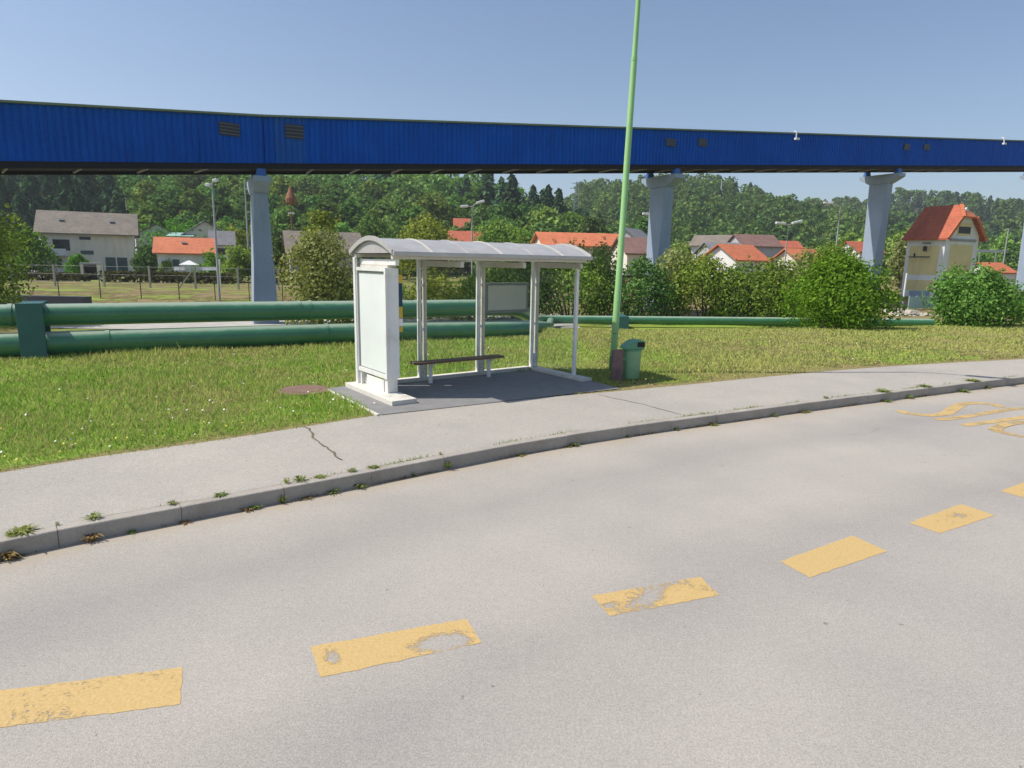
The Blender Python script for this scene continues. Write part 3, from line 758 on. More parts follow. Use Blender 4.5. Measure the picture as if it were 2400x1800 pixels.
# ------------------------------------------------------------------ overhead conveyor gallery
JX = Vector((-13.46, 36.4, 7.52)); GL = Vector((8.49, 7.6, 1.15)); GR = Vector((46.28, 23.5, 4.0)); GH = 2.35
gal = thing('conveyor_gallery', 'long blue corrugated gallery bridge carried high across the whole view', 'gallery', (JX.x, JX.y, 0))
def corrugated(a, b, h, pitch=.30, dep=.045):
    a = Vector(a); b = Vector(b); L = (b - a).length; t = (b - a) / L
    g = Vector((t.x, t.y, 0)).normalized(); nn = Vector((g.y, -g.x, 0))
    m_ = MB(); vs = []; k = int(L / pitch)
    for q in range(k + 1):
        for (u, o) in ((0, 0), (.55, 0), (.65, -dep), (.9, -dep)):
            p = a + t * min(L, (q + u) * pitch) + nn * o
            vs += [p, p + Vector((0, 0, h))]
    fs = [(2 * q, 2 * q + 2, 2 * q + 3, 2 * q + 1) for q in range(len(vs) // 2 - 1)]
    return m_.add(vs, fs)
gl0 = JX - GL * 2.2; gr1 = JX + GR * 1.9; gu = GR.normalized()
corrugated(gl0, JX, GH).build('cladding', M['blue'], gal)
corrugated(JX, JX + gu * .55, GH).build('cladding', M['blue'], gal)
corrugated(JX + gu * .55, JX + gu * 2.1, GH).build('cladding', M['blue_light'], gal)['label'] = 'paler blue cladding strip above the first pillar'
corrugated(JX + gu * 2.1, gr1, GH).build('cladding', M['blue'], gal)
GW = 3.2
def seg_frame(a, b):
    t = (Vector(b) - Vector(a)).normalized(); g = Vector((t.x, t.y, 0)).normalized(); return t, g, Vector((-g.y, g.x, 0))
bkL = seg_frame(gl0, JX)[2]; bkR = seg_frame(JX, gr1)[2]; bkM = (bkL + bkR).normalized()
def slab(off0, off1, z0, z1, mat, name):
    m_ = MB()
    for a, b, ba, bb in ((gl0, JX, bkL, bkM), (JX, gr1, bkM, bkR)):
        m_.prism([a + ba * off0 + Vector((0, 0, z0)), b + bb * off0 + Vector((0, 0, z0)), b + bb * off1 + Vector((0, 0, z0)), a + ba * off1 + Vector((0, 0, z0))],
                 [a + ba * off0 + Vector((0, 0, z1)), b + bb * off0 + Vector((0, 0, z1)), b + bb * off1 + Vector((0, 0, z1)), a + ba * off1 + Vector((0, 0, z1))])
    return m_.build(name, mat, gal)
slab(-.14, GW + .14, GH + .004, GH + .10, M['trim'], 'roof')
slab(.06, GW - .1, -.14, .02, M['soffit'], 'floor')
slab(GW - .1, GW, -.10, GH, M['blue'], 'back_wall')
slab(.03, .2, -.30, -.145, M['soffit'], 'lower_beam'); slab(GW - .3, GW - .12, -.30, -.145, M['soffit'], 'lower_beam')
for (a, b, bk) in ((gl0, JX, bkL), (JX, gr1, bkR)):
    L = (b - a).length; k = int(L / 2.6)
    for q in range(1, k):
        p = a + (b - a) * (q / k)
        if p.y > 66: break
        MB().beam(p + bk * .22 + Vector((0, 0, -.22)), p + bk * (GW - .32) + Vector((0, 0, -.22)), .07, .09).build('cross_beam', M['beam_pale'], gal)
def face(px, py, seg):
    a, b = (gl0, JX) if seg == 'L' else (JX, gr1)
    g = seg_frame(a, b)[1]; nn = Vector((g.y, -g.x, 0))
    d = FW + RT * ((px - 1200) / FPX) - UP * ((py - 900) / FPX); c0 = Vector((0, 0, CAMH))
    t = (a - c0).dot(nn) / d.dot(nn); return c0 + d * t, g, nn
for (x0, x1, y0, y1, sg) in ((513, 560, 287, 318, 'L'), (669, 710, 292, 325, 'R'), (1560, 1583, 325, 343, 'R'), (1636, 1656, 325, 343, 'R'), (2118, 2131, 337, 352, 'R'), (2164, 2178, 338, 352, 'R')):
    p, g, nn = face(x0, (y0 + y1) / 2, sg); q, _, _ = face(x1, (y0 + y1) / 2, sg)
    hi = face((x0 + x1) / 2, y0, sg)[0].z; lo = face((x0 + x1) / 2, y1, sg)[0].z; q.z = p.z = (hi + lo) / 2
    v = MB().beam(p + nn * .02, q + nn * .02, .06, hi - lo).build('louvre_vent', M['louvre'], gal)
    for k in range(4):
        z = lo + (hi - lo) * (k + .5) / 4
        MB().beam(Vector((p.x, p.y, z)) + nn * .065, Vector((q.x, q.y, z)) + nn * .065, .03, .05).build('slat', M['slat'], v)
for (px, py) in ((1858, 327), (2344, 338)):
    p, g, nn = face(px, py, 'R')
    f = MB().beam(p + nn * .35 - g * .15, p + nn * .35 + g * .25, .22, .15).build('floodlight', M['lamp_white'], gal)
    MB().beam(p + nn * .05 + Vector((0, 0, .62)), p + nn * .3 + Vector((0, 0, .55)), .06, .06).beam(p + nn * .3 + Vector((0, 0, .6)), p + nn * .33 + Vector((0, 0, .08)), .07, .07).build('bracket', M['lamp_white'], f)

g = Vector((gu.x, gu.y, 0)).normalized(); tv = Vector((-g.y, g.x, 0))
for k, (px, py, Y, lab) in enumerate(((606, 440, 37.7, 'first pillar of the gallery from the left, rising behind the pipes'), (1558, 440, 50.3, 'middle pillar half hidden by bushes behind the lamp post'),
                       (2087, 425, 61.3, 'pale pillar beside the yellow transformer tower'), (2416, 460, 75, 'pillar cut off by the right edge of the view'))):
    p = at(px, py, Y)
    # put its axis under the middle of the gallery
    s = ((p - JX).dot(g)) / Vector((GR.x, GR.y, 0)).length
    c = JX + GR * s + tv * (GW / 2); zt = c.z - .30 - .38; zb = float(height(c.x, c.y)) - .25
    pil = thing('gallery_pillar', lab, 'pillar', (c.x, c.y, zb), 0, 'pillars under the blue gallery')
    def ring(a, b, z): return [Vector((c.x, c.y, z)) + g * i * a / 2 + tv * j * b / 2 for i, j in ((-1, -1), (1, -1), (1, 1), (-1, 1))]
    MB().prism(ring(1.42, 1.1, zb), ring(.72, 1.85, zt - .8)).build('column', M['pillar'], pil, bevel=.04)
    m_ = MB().prism(ring(.80, 1.9, zt - .8), ring(.86, 3.9, zt - .28)); m_.prism(ring(.86, 3.9, zt - .279), ring(.86, 3.9, zt)); m_.build('cap', M['pillar'], pil)
    for j in (-1.5, 1.5):
        q = Vector((c.x, c.y, zt)) + tv * j
        MB().prism([q + g * i * .28 + tv * jj * .22 for i, jj in ((-1, -1), (1, -1), (1, 1), (-1, 1))], [q + Vector((0, 0, .40)) + g * i * .2 + tv * jj * .18 for i, jj in ((-1, -1), (1, -1), (1, 1), (-1, 1))]).build('bearing', M['bearing'], pil)

# ------------------------------------------------------------------ green pipes on their supports
def elbow(pts, r=1.2, k=6):
    P = [Vector(p) for p in pts]; out = [P[0]]
    for a, b, c in zip(P[:-2], P[1:-1], P[2:]):
        r1 = min(r, (b - a).length * .45, (c - b).length * .45)
        p0 = b + (a - b).normalized() * r1; p1 = b + (c - b).normalized() * r1
        out += [p0.lerp(b, t / k).lerp(b.lerp(p1, t / k), t / k) for t in range(k + 1)]
    out.append(P[-1]); return out
def pipe(label, pts, r0, r1, bands):
    P = elbow(pts); n_ = len(P); th_ = thing('pipe', label, 'pipe', P[0], 0, 'green pipes behind the shelter')
    L = [0]
    for a, b in zip(P[:-1], P[1:]): L.append(L[-1] + (b - a).length)
    rs = [r0 if p.y < 24 else r0 + (r1 - r0) * min(1, (p.y - 24) / 10) for p in P]
    # segments short enough to shade evenly
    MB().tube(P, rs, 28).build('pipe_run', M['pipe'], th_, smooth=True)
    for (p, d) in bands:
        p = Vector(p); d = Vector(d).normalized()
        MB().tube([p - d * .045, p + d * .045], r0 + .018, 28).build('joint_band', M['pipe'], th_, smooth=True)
    return th_
dirp = (.878, .479, 0)
pipe('thick green pipe, upper one of the two at the left', [(-15.2, 13.2, 1.08), (-9.03, 16.59, 1.08), (-5.07, 18.79, 1.065), (.0, 21.6, 1.05), (.38, 24.3, .7), (1.0, 34, -.52), (1.6, 38, -.72), (24.5, 38, -.52)], .264, .23,
     [((-6.03, 18.26, 1.07), dirp), ((-5.78, 18.4, 1.068), dirp), ((-11.7, 15.12, 1.08), dirp)])
pipe('thick green pipe, lower one lying close to the grass', [(-14.6, 13.2, .43), (-8.93, 16.3, .43), (-5.07, 18.4, .43), (-1.89, 20.2, .38), (.45, 21.55, .34), (.95, 24.2, .1), (1.9, 34, -.75), (2.3, 39.3, -.85), (24.5, 39.3, -.7)], .285, .225,
     [((-5.3, 18.28, .43), dirp), ((-9.9, 15.77, .43), dirp)])
def support(loc, label, wd, z0, z1, gap, ang):
    s = thing('pipe_support', label, 'pipe support', loc, ang, 'steel frames holding the pipes')
    for y in (-gap, gap): MB().box(-wd / 2, wd / 2, y - .045, y + .045, z0, z1).build('upright', M['pipe_frame'], s, local=True, bevel=.01)
    MB().box(-wd / 2 + .03, wd / 2 - .03, -gap + .05, gap - .05, z1 - .09, z1 - .012).build('cross_beam', M['pipe_frame'], s, local=True)
    MB().box(-wd / 2 - .1, wd / 2 + .1, -gap - .12, gap + .12, z0 - .1, z0 + .06).build('footing', M['concrete'], s, local=True)
support((-11.25, 15.2, 0), 'blue green steel plate frame clasping both pipes at the left edge', .50, 0.05, 1.40, .46, math.atan2(.479, .878))
support((6.35, 38.6, 0), 'small blue green frame holding the far pipe behind the lamp post', .62, -1.25, -.42, 1.25, 0)
for k, (x, y) in enumerate(((-8.0, 16.85), (-7.1, 17.35))):
    tag(MB().box(x - .12, x + .12, y - .1, y + .1, -.1, .22 - .04 * k).build('pier', M['old_wood'], None), 'short brown stump under the lower pipe, ' + ('left one' if k == 0 else 'right one'), 'pier', 'stumps under the lower pipe')

# ------------------------------------------------------------------ bus shelter
SO = Vector((-2.873, 12.019, .150)); SA = .635
pad = [(-3.43, 11.85), (-2.02, 9.80), (2.10, 12.33), (.78, 14.5), (-2.96, 12.25)]
tag(MB().add([(x, y, .1445) for x, y in pad], [tuple(range(5))]).build('shelter_pad', M['tarmac_dark'], None), 'dark asphalt bay under the shelter', None, None, 'structure')
sh = thing('bus_shelter', 'white framed glass bus shelter with an arched milky roof', 'bus shelter', SO, SA)
def SB(name, a0, a1, b0, b1, z0, z1, mat, parent=None, bevel=0):
    return MB().box(a0, a1, -b1, -b0, z0, z1).build(name, mat, parent or sh, local=True, bevel=bevel)
A1, A2, A3 = 1.333, 2.712, 4.153
# concrete footings
SB('concrete_footing', -.22, .24, -.16, 1.83, -.03, .075, M['slab'], bevel=.008)
SB('concrete_footing', 4.03, 4.30, -.12, 1.78, -.03, .05, M['slab'], bevel=.008)
SB('concrete_footing', .245, 4.025, -.12, .05, -.03, .065, M['slab'], bevel=.008)
# twin posts with couplers and base boxes
for a in (A1, A2, A3):
    p = SB('post', a - .085, a - .035, -.05, .05, .06, 2.40, M['white'], bevel=.006)
    SB('post', a + .035, a + .085, -.05, .05, .06, 2.40, M['cream'], bevel=.006)
    SB('coupler', a - .033, a + .033, -.02, .02, 1.0, 1.05, M['white'], p)
    SB('coupler', a - .033, a + .033, -.02, .02, 1.86, 1.91, M['white'], p)
    b_ = SB('base_box', a - .034, a + .034, -.055, .06, .06, .36, M['white'], p)
    SB('bolt', a - .02, a + .0, .061, .075, .15, .18, M['alu'], p); SB('bolt', a + .0, a + .02, .061, .075, .22, .25, M['alu'], p)
SB('front_post', A3 - .035, A3 + .035, 1.34, 1.41, .05, 2.24, M['white'], bevel=.008)
SB('post', -.05, .0, -.06, .03, .07, 2.40, M['white'], bevel=.006)
# roof arms reaching from each post to the road side
for a in (A1, A2, A3):
    MB().prism([(a - .035, -.06, 2.25), (a + .035, -.06, 2.25), (a + .035, -1.50, 2.25), (a - .035, -1.50, 2.25)], [(a - .035, -.06, 2.37), (a + .035, -.06, 2.37), (a + .035, -1.50, 2.35), (a - .035, -1.50, 2.35)]).build('roof_arm', M['cream'], sh, local=True, bevel=.006)
    SB('roof_bracket', a - .03, a + .03, 1.36, 1.46, 2.352, 2.43, M['cream'])
SB('roof_arm', .06, .13, .02, 1.46, 2.27, 2.37, M['white'], bevel=.006)
# eaves
SB('gutter', -.06, 4.32, 1.55, 1.645, 2.425, 2.50, M['alu'], bevel=.012)
SB('gutter', -.06, 4.32, -.19, -.10, 2.425, 2.50, M['alu'], bevel=.012)
SB('eaves_beam', -.02, 4.26, 1.46, 1.535, 2.375, 2.432, M['cream'])
SB('eaves_beam', -.02, 4.26, -.06, .03, 2.402, 2.46, M['cream'])
# vaulted roof of six milky sheets between ribs
def arch(t, lift=0):
    b = -.15 + t * 1.75; return b, 2.475 + lift + .295 * math.sin(PI * (.06 + .88 * t)) - .295 * math.sin(PI * .06)
NA = 14
def vault(a0, a1, l0, l1):
    bot = [[(a, -arch(k / NA, l0)[0], arch(k / NA, l0)[1]) for k in range(NA + 1)] for a in (a0, a1)]
    top = [[(a, -arch(k / NA, l1)[0], arch(k / NA, l1)[1]) for k in range(NA + 1)] for a in (a0, a1)]
    m_ = MB(); vs = bot[0] + bot[1] + top[0] + top[1]; q = NA + 1; fs = []
    for k in range(NA):
        fs += [(k, k + 1, q + k + 1, q + k), (2 * q + k, 3 * q + k, 3 * q + k + 1, 2 * q + k + 1), (k, 2 * q + k, 2 * q + k + 1, k + 1), (q + k, q + k + 1, 3 * q + k + 1, 3 * q + k)]
    fs += [(0, q, 3 * q, 2 * q), (NA, 2 * q + NA, 3 * q + NA, q + NA)]
    return m_.add(vs, fs)
for k in range(6):
    a0 = -.04 + k * .725; vault(a0 + .006, a0 + .719, .0, .014).build('roof_panel', M['roofsheet'], sh, local=True, smooth=True)
for k in range(7):
    a0 = -.04 + k * .725; vault(a0 - .016, a0 + .016, .015, .027).build('roof_rib', M['alu'] if k % 2 == 0 else M['cream'], sh, local=True, smooth=True)
for a in (-.065, 4.31): vault(a - .012, a + .016, -.03, .05).build('edge_rib', M['alu'], sh, local=True, smooth=True)
ep_ = [(-.03, -arch(k / NA)[0], arch(k / NA)[1] - .004) for k in range(NA + 1)]
MB().prism(ep_, [(-.015, y, z) for _, y, z in ep_]).build('end_panel', M['roofsheet'], sh, local=True)
# glazing
for a0, a1 in ((.30, A1 - .09), (A1 + .09, A2 - .09), (A2 + .09, A3 - .09)):
    SB('glass_pane', a0, a1, -.006, .006, .16, 2.2, M['glass'])
SB('glass_pane', A3 - .006, A3 + .006, .08, 1.31, .16, 2.2, M['glass'])
# advertising light box closing the left end
ad = SB('advertising_panel', .022, .22, .0, 1.25, .33, 2.225, M['white'], bevel=.012)
fr = MB()
for (b0, b1, z0, z1) in ((0, .055, .33, 2.225), (1.195, 1.25, .33, 2.225), (.055, 1.195, 2.165, 2.225), (.055, 1.195, .33, .40)): fr.box(-.03, .021, -b1, -b0, z0, z1)
fr.build('frame', M['white'], ad, local=True)
fshade = MB()  # dark strips standing in for shade along the frame's inner edge
for (b0, b1, z0, z1) in ((.056, .082, .401, 2.164), (.083, 1.194, 2.125, 2.164), (.083, 1.194, .401, .418)): fshade.box(-.006, .0215, -b1, -b0, z0, z1)
fshade.build('frame_shade', M['frame_grey'], ad, local=True)
SB('poster', .004, .0212, .083, 1.194, .419, 2.124, M['poster'], ad)
SB('leg', .0, .07, .02, .10, .076, .329, M['white'], ad); SB('leg', .05, .17, .16, .26, .076, .329, M['alu'], ad)
SB('leg', .0, .19, 1.10, 1.21, .076, .329, M['white'], ad); SB('kick_plate', -.01, .018, .36, 1.08, .076, .29, M['white'], ad, bevel=.006)
SB('crown_piece', .04, .2, .06, 1.2, 2.226, 2.268, M['cream'], ad)
# stop plates on the inner side of the light box
for z0, z1, mt in ((1.98, 2.12, 'yellow'), (1.58, 1.97, 'navy'), (1.38, 1.57, 'yellow'), (1.24, 1.37, 'white'), (1.14, 1.23, 'yellow')):
    SB('stop_plate', .222, .29, .92, 1.24, z0, z1, M[mt])
# bench plank on brackets
bench = MB().prism([(.92, -.26, .40), (2.98, -.26, .40), (2.98, -.52, .40), (.92, -.52, .40)], [(.92, -.26, .445), (2.98, -.26, .445), (2.98, -.52, .445), (.92, -.52, .445)]).build('bench', M['wood_seat'], sh, local=True, bevel=.008)
for a in (A1, A2):
    SB('bracket', a - .03, a + .03, .052, .46, .345, .398, M['white'], bench); SB('bracket', a - .03, a + .03, .30, .36, -.03, .344, M['white'], bench)
# notice frame on the rear glass
nb = SB('notice_board', A2 + .12, A3 - .17, -.055, -.008, 1.28, 1.93, M['frame_grey'], bevel=.006)
SB('sheet', A2 + .19, A3 - .24, -.0078, .004, 1.35, 1.87, M['notice'], nb)

# edging beside the shelter bay
tag(MB().beam((-3.47, 11.80, .135), (-2.06, 9.76, .135), .05, .05).build('edging', M['slab'], None), 'thin pale edging strip between grass and shelter bay', 'edging')
# cover slab in the grass
mh = thing('manhole_cover', 'flat reddish concrete manhole cover in the grass left of the shelter', 'manhole cover', (-3.80, 11.62, .13))
MB().lathe([(.46, -.05), (.46, .02), (.43, .03), (.34, .032)], n=28).build('collar', M['manhole'], mh, local=True)
MB().lathe([(.325, .0), (.325, .034), (.31, .04)], n=28).build('lid', M['manhole'], mh, local=True)

# ------------------------------------------------------------------ lamp post, bin, wooden post
lb = Vector((2.235, 14.3, .10)); lt = Vector((2.45, 14.3, 9.4)); ax = (lt - lb) / (lt.z - lb.z)
lamp = thing('lamp_post', 'tall light green lamp post beside the shelter', 'lamp post', lb)
lp = lambda z: lb + ax * (z - lb.z)
MB().tube([lp(.06), lp(.50)], .083, 18).build('base_sleeve', M['pole_base'], lamp, smooth=True)
MB().tube([lp(.50), lp(1.95), lp(1.96), lp(6.62), lp(6.66), lp(9.3)], [.078, .076, .071, .062, .054, .046], 18).build('pole', M['pole_green'], lamp, smooth=True)
MB().tube([lp(6.60), lp(6.68)], .066, 18).build('collar', M['pole_green'], lamp, smooth=True)
MB().tube([lp(9.25), lp(9.6) + Vector((.2, -.15, 0)), lp(9.75) + Vector((.7, -.5, 0))], .03, 10).build('arm', M['pole_green'], lamp, smooth=True)
MB().beam(lp(9.74) + Vector((.6, -.43, 0)), lp(9.80) + Vector((1.25, -.9, 0)), .26, .14).build('lamp_head', M['lamp_white'], lamp, bevel=.04)
MB().box(lb.x - .04, lb.x + .04, lb.y - .085, lb.y - .06, 1.0, 1.02).build('door_seam', M['pole_base'], lamp)

bn = thing('litter_bin', 'green plastic litter bin with a hooded top beside the lamp post', 'litter bin', (2.50, 13.48, .13), .25)
MB().lathe([(.165, .02), (.172, .05), (.185, .30), (.195, .60), (.20, .63)], n=24).build('body', M['bin'], bn, local=True, smooth=True)
MB().lathe([(.206, .605), (.206, .645)], n=24).build('rim', M['bin_lid'], bn, local=True, smooth=True)
prof = [(-.215, .645), (.20, .645), (.205, .80), (.17, .832), (.08, .838), (-.02, .815), (-.12, .76), (-.20, .69)]
MB().prism([(x, -.19, z) for x, z in prof], [(x, .19, z) for x, z in prof]).build('hood', M['bin_lid'], bn, local=True, bevel=.02)
MB().box(.03, .19, -.198, -.15, .70, .80).build('opening', M['black'], bn, local=True)
wp = thing('wooden_post', 'weathered reddish wooden post between lamp post and bin', 'post', (2.17, 13.30, .1), .2)
MB().prism([(-.115, -.06, 0), (.115, -.06, 0), (.115, .06, 0), (-.115, .06, 0)], [(-.11, -.05, .66), (.11, -.05, .68), (.11, .05, .68), (-.11, .05, .66)]).build('board', M['old_wood'], wp, local=True, bevel=.01)
MB().box(.10, .34, .0, .05, .45, .52).build('bin_holder', M['pole_base'], wp, local=True)

# ------------------------------------------------------------------ houses
def house(label, px, basepy, Y, rot, wd, dp, he, hr, wall, roof, over=.5, wins=(), side=(), chim=None, name='house', skylights=(), cat='house'):
    p = at(px, basepy, Y)
    h = thing(name, label, cat, p, rot)
    y0, y1 = -dp / 2, dp / 2
    pent = [(y0, -1.0), (y1, -1.0), (y1, he), (0, hr - .12), (y0, he)]
    MB().prism([(-wd / 2, y, z) for y, z in pent], [(wd / 2, y, z) for y, z in pent]).build('wall', wall, h, local=True)
    sl_ = (hr - he) / (dp / 2); m_ = MB()
    for s in (-1, 1):
        e = (s * (dp / 2 + over), he - over * sl_); k = .16
        a = [(-wd / 2 - over, e[0], e[1]), (wd / 2 + over, e[0], e[1]), (wd / 2 + over, 0, hr), (-wd / 2 - over, 0, hr)]
        m_.prism(a, [(x, y, z + k) for x, y, z in a])
    rf = m_.build('roof', roof, h, local=True)
    for (x, t) in skylights:
        y = y0 * t; z = he + (y - y0) * sl_
        MB().box(x - .28, x + .28, y - .25, y + .2, z + .2, z + .42).build('roof_vent', M['lamp_white'], rf, local=True)
    if chim: MB().box(chim - .3, chim + .3, -.35, .25, hr - .4, hr + .95).box(chim - .36, chim + .36, -.41, .31, hr + .95, hr + 1.05).build('chimney', M['wall_grey'], rf, local=True)
    for (x0, x1, z0, z1, mt) in wins:
        f = MB().box(x0, x1, y0 - .03, y0 + .05, z0, z1).build('window', M['frame_white'], h, local=True)
        MB().box(x0 + .07, x1 - .07, y0 - .045, y0 - .031, z0 + .07, z1 - .07).build('pane', M[mt], f, local=True)
    for (yy0, yy1, z0, z1, mt) in side:
        f = MB().box(wd / 2 - .05, wd / 2 + .03, yy0, yy1, z0, z1).build('window', M['frame_white'], h, local=True)
        MB().box(wd / 2 + .031, wd / 2 + .045, yy0 + .07, yy1 - .07, z0 + .07, z1 - .07).build('pane', M[mt], f, local=True)
    return h
GD, GT = 'glass_dark', 'glass_teal'
h1 = house('two storey cream house with a broad grey brown roof at the left', 221, 638, 98, .50, 11.0, 9.2, 5.75, 8.55, M['wall_cream'], M['roof_grey'], .75,
      [(-4.3, -2.2, 3.0, 4.65, GD), (-1.15, .35, 4.55, 5.1, GD), (-1.15, .55, 2.5, 3.2, GT), (1.75, 3.15, .2, 2.3, GT), (3.2, 4.6, .2, 2.3, GT), (-4.05, -3.4, .8, 2.1, GD)],
      [(-3.2, -2.3, .3, 2.6, GD), (.6, 1.6, 3.2, 4.4, GD)], None, 'house', [(-3.2, .52), (2.9, .52)])
bal = MB().box(-5.0, -2.7, -5.5, -4.62, 2.35, 2.5).box(-5.0, -2.7, -5.5, -5.42, 2.5, 3.3).build('balcony', M['wall_white'], h1, local=True)
MB().tube([(4.9, -.5, 9.2), (4.9, -.5, 11.0)], .04, 6).beam((4.4, -.5, 10.7), (5.0, -.5, 11.1), .05, .05).build('aerial', M['metal_grey'], h1, local=True)
MB().tube([(-5.4, -4.75, .2), (-5.4, -4.75, 5.2)], .07, 8).build('downpipe', M['wall_grey'], h1, local=True)
house('low white house with a plain bright orange roof', 441, 641, 88, .42, 6.5, 6.6, 2.75, 4.55, M['wall_white'], M['roof_orange'], .5, [(-1.6, -.7, .9, 1.9, GT)], [], None, 'house', [(-.2, .45)])
house('small house with a chimney and a red brown gable behind the orange roof', 368, 585, 125, -1.0, 5.0, 7.0, 2.6, 4.6, M['wall_cream'], M['roof_brown'], .4, [(-.6, .5, .8, 2.0, GD)], [], 0)
house('small grey gabled house right behind the orange roof', 482, 590, 122, -1.05, 5.5, 7.5, 2.9, 5.4, M['wall_cream'], M['roof_slate'], .5, [], [])
house('little grey roofed house beside the orange roof', 524, 612, 102, .4, 3.2, 4.5, 2.5, 4.4, M['wall_white'], M['roof_slate'], .3, [(-.8, .6, .9, 2.0, GD)], [])
house('long low house with a dark brown roof behind the grey green tree', 758, 625, 80, .38, 8.0, 7.5, 1.7, 4.0, M['wall_grey'], M['roof_grey'], .5, [(-3, -2, .8, 1.9, GD)], [])
house('pink roofed house alone among the trees above the shelter', 1090, 552, 150, .1, 4.6, 5.0, 1.6, 3.6, M['wall_cream'], M['roof_red'], .4, [(-1.5, -.9, .4, 1.2, GD)], [])
house('red roofed house peeping over the shelter roof', 1088, 600, 110, .1, 4.8, 6, 2.2, 3.9, M['wall_white'], M['roof_red'], .4, [], [])
house('long house with an orange roof and a cream gable above the shelter', 1352, 608, 88, .17, 10.4, 7.5, 1.7, 3.3, M['wall_cream'], M['roof_orange'], .5, [(-4, -3, .5, 1.5, GD)], [], None)
house('grey gabled house just right of the lamp post', 1478, 600, 112, 1.0, 6.5, 5, 2.6, 4.4, M['wall_grey'], M['roof_slate'], .4)
house('brown roofed low house half hidden behind the middle pillar', 1497, 625, 80, .2, 5.2, 5.5, 1.6, 3.3, M['wall_cream'], M['roof_brown'], .4)
house('house with a pale beige roof in the group right of the pillar', 1672, 598, 130, -.55, 7.0, 6.2, 1.9, 3.7, M['wall_white'], M['roof_grey'], .5, [(-1, .2, .5, 1.3, GD)], [], 0)
house('house with a dusky brown roof, highest in its group', 1762, 605, 125, .2, 7.5, 6.5, 2.2, 4.2, M['wall_grey'], M['roof_brown'], .4)
house('long grey roofed house below the beige roof', 1690, 615, 110, .25, 6.0, 6, 1.5, 3.1, M['wall_grey'], M['roof_slate'], .4)
house('white house with an orange roof and two small windows among bushes', 1718, 645, 84, .55, 5.6, 5.4, 2.0, 3.7, M['wall_white'], M['roof_orange'], .45, [(-.4, .3, .8, 1.6, GD), (1.2, 2.0, .9, 1.7, GD)], [])
house('red roofed house right of the brown roofs', 1832, 600, 135, .1, 5.5, 5, 1.6, 2.9, M['wall_white'], M['roof_red'], .4)
house('small orange roofed house deep in the bushes', 1868, 640, 84, .4, 4.2, 4.2, 1.6, 2.9, M['wall_cream'], M['roof_orange'], .4, [(.2, 1.0, .6, 1.3, GD)], [])
house('red roofed house close to the third pillar', 2008, 612, 105, .35, 4.6, 5, 1.4, 2.9, M['wall_white'], M['roof_red'], .4)
house('orange roofed shed behind the right hand bush', 2312, 660, 85, .4, 4.4, 4, 1.2, 2.3, M['wall_white'], M['roof_orange'], .3, name='shed', cat='shed')
house('tiny pale roofed shed at the far left behind the bright bush', 100, 612, 120, .3, 6, 5, 2.4, 4.2, M['wall_white'], M['roof_slate'], .4, name='shed', cat='shed')
# stone grill hut with vine arch beside the big house
gp = at(214, 651, 80); gz = gp.z
hut = thing('garden_grill', 'stone garden grill hut beneath a vine in front of the big house', 'garden grill', gp, .4)
MB().box(-.95, -.65, -.5, .5, -.3, 1.7).box(.75, 1.0, -.5, .5, -.3, 1.6).build('pillar', M['wall_cream'], hut, local=True)
MB().box(-1.0, 1.05, -.6, .6, 1.6, 1.8).build('lintel', M['wall_grey'], hut, local=True)
MB().box(-.64, .74, -.1, .3, -.3, 1.59).build('hearth', M['black'], hut, local=True)
pav = thing('garden_canopy', 'white garden canopy over a table before the orange roofed house', 'canopy', at(445, 640, 80), .3)
MB().prism([(-1, -1, 1.0), (1, -1, 1.0), (1, 1, 1.0), (-1, 1, 1.0)], [(-.1, -.1, 1.5), (.1, -.1, 1.5), (.1, .1, 1.5), (-.1, .1, 1.5)]).build('roof', M['lamp_white'], pav, local=True)
for x in (-.9, .9):
    for y in (-.9, .9): MB().box(x - .04, x + .04, y - .04, y + .04, -.4, 1.0).build('post', M['lamp_white'], pav, local=True)
for px, lab in ((421, 'white garden bench left of the canopy'), (475, 'white garden bench right of the canopy'), (498, 'white garden bench farthest right of the canopy')):
    b_ = thing('garden_bench', lab, 'bench', at(px, 641, 80), .3, 'white benches in the garden')
    MB().box(-.6, .6, -.2, .2, .36, .42).build('seat', M['lamp_white'], b_, local=True); MB().box(-.6, .6, .18, .22, .42, .8).build('backrest', M['lamp_white'], b_, local=True)
    for x in (-.5, .5): MB().box(x - .04, x + .04, -.18, .2, -.2, .36).build('leg', M['lamp_white'], b_, local=True)
tp = thing('garden_shelter', 'pale teal tarpaulin roof among the vines behind the orange house', 'tarpaulin', at(428, 575, 118), .2)
MB().prism([(-2.2, -1.5, 1.5), (2.2, -1.5, 1.5), (2.2, 1.5, 2.2), (-2.2, 1.5, 2.2)], [(-2.2, -1.5, 1.56), (2.2, -1.5, 1.56), (2.2, 1.5, 2.26), (-2.2, 1.5, 2.26)]).build('roof', M['teal_fence'], tp, local=True)
MB().box(-2.1, -2.0, -1.4, -1.3, -1, 1.5).box(2.0, 2.1, -1.4, -1.3, -1, 1.5).build('post', M['post_dark'], tp, local=True)

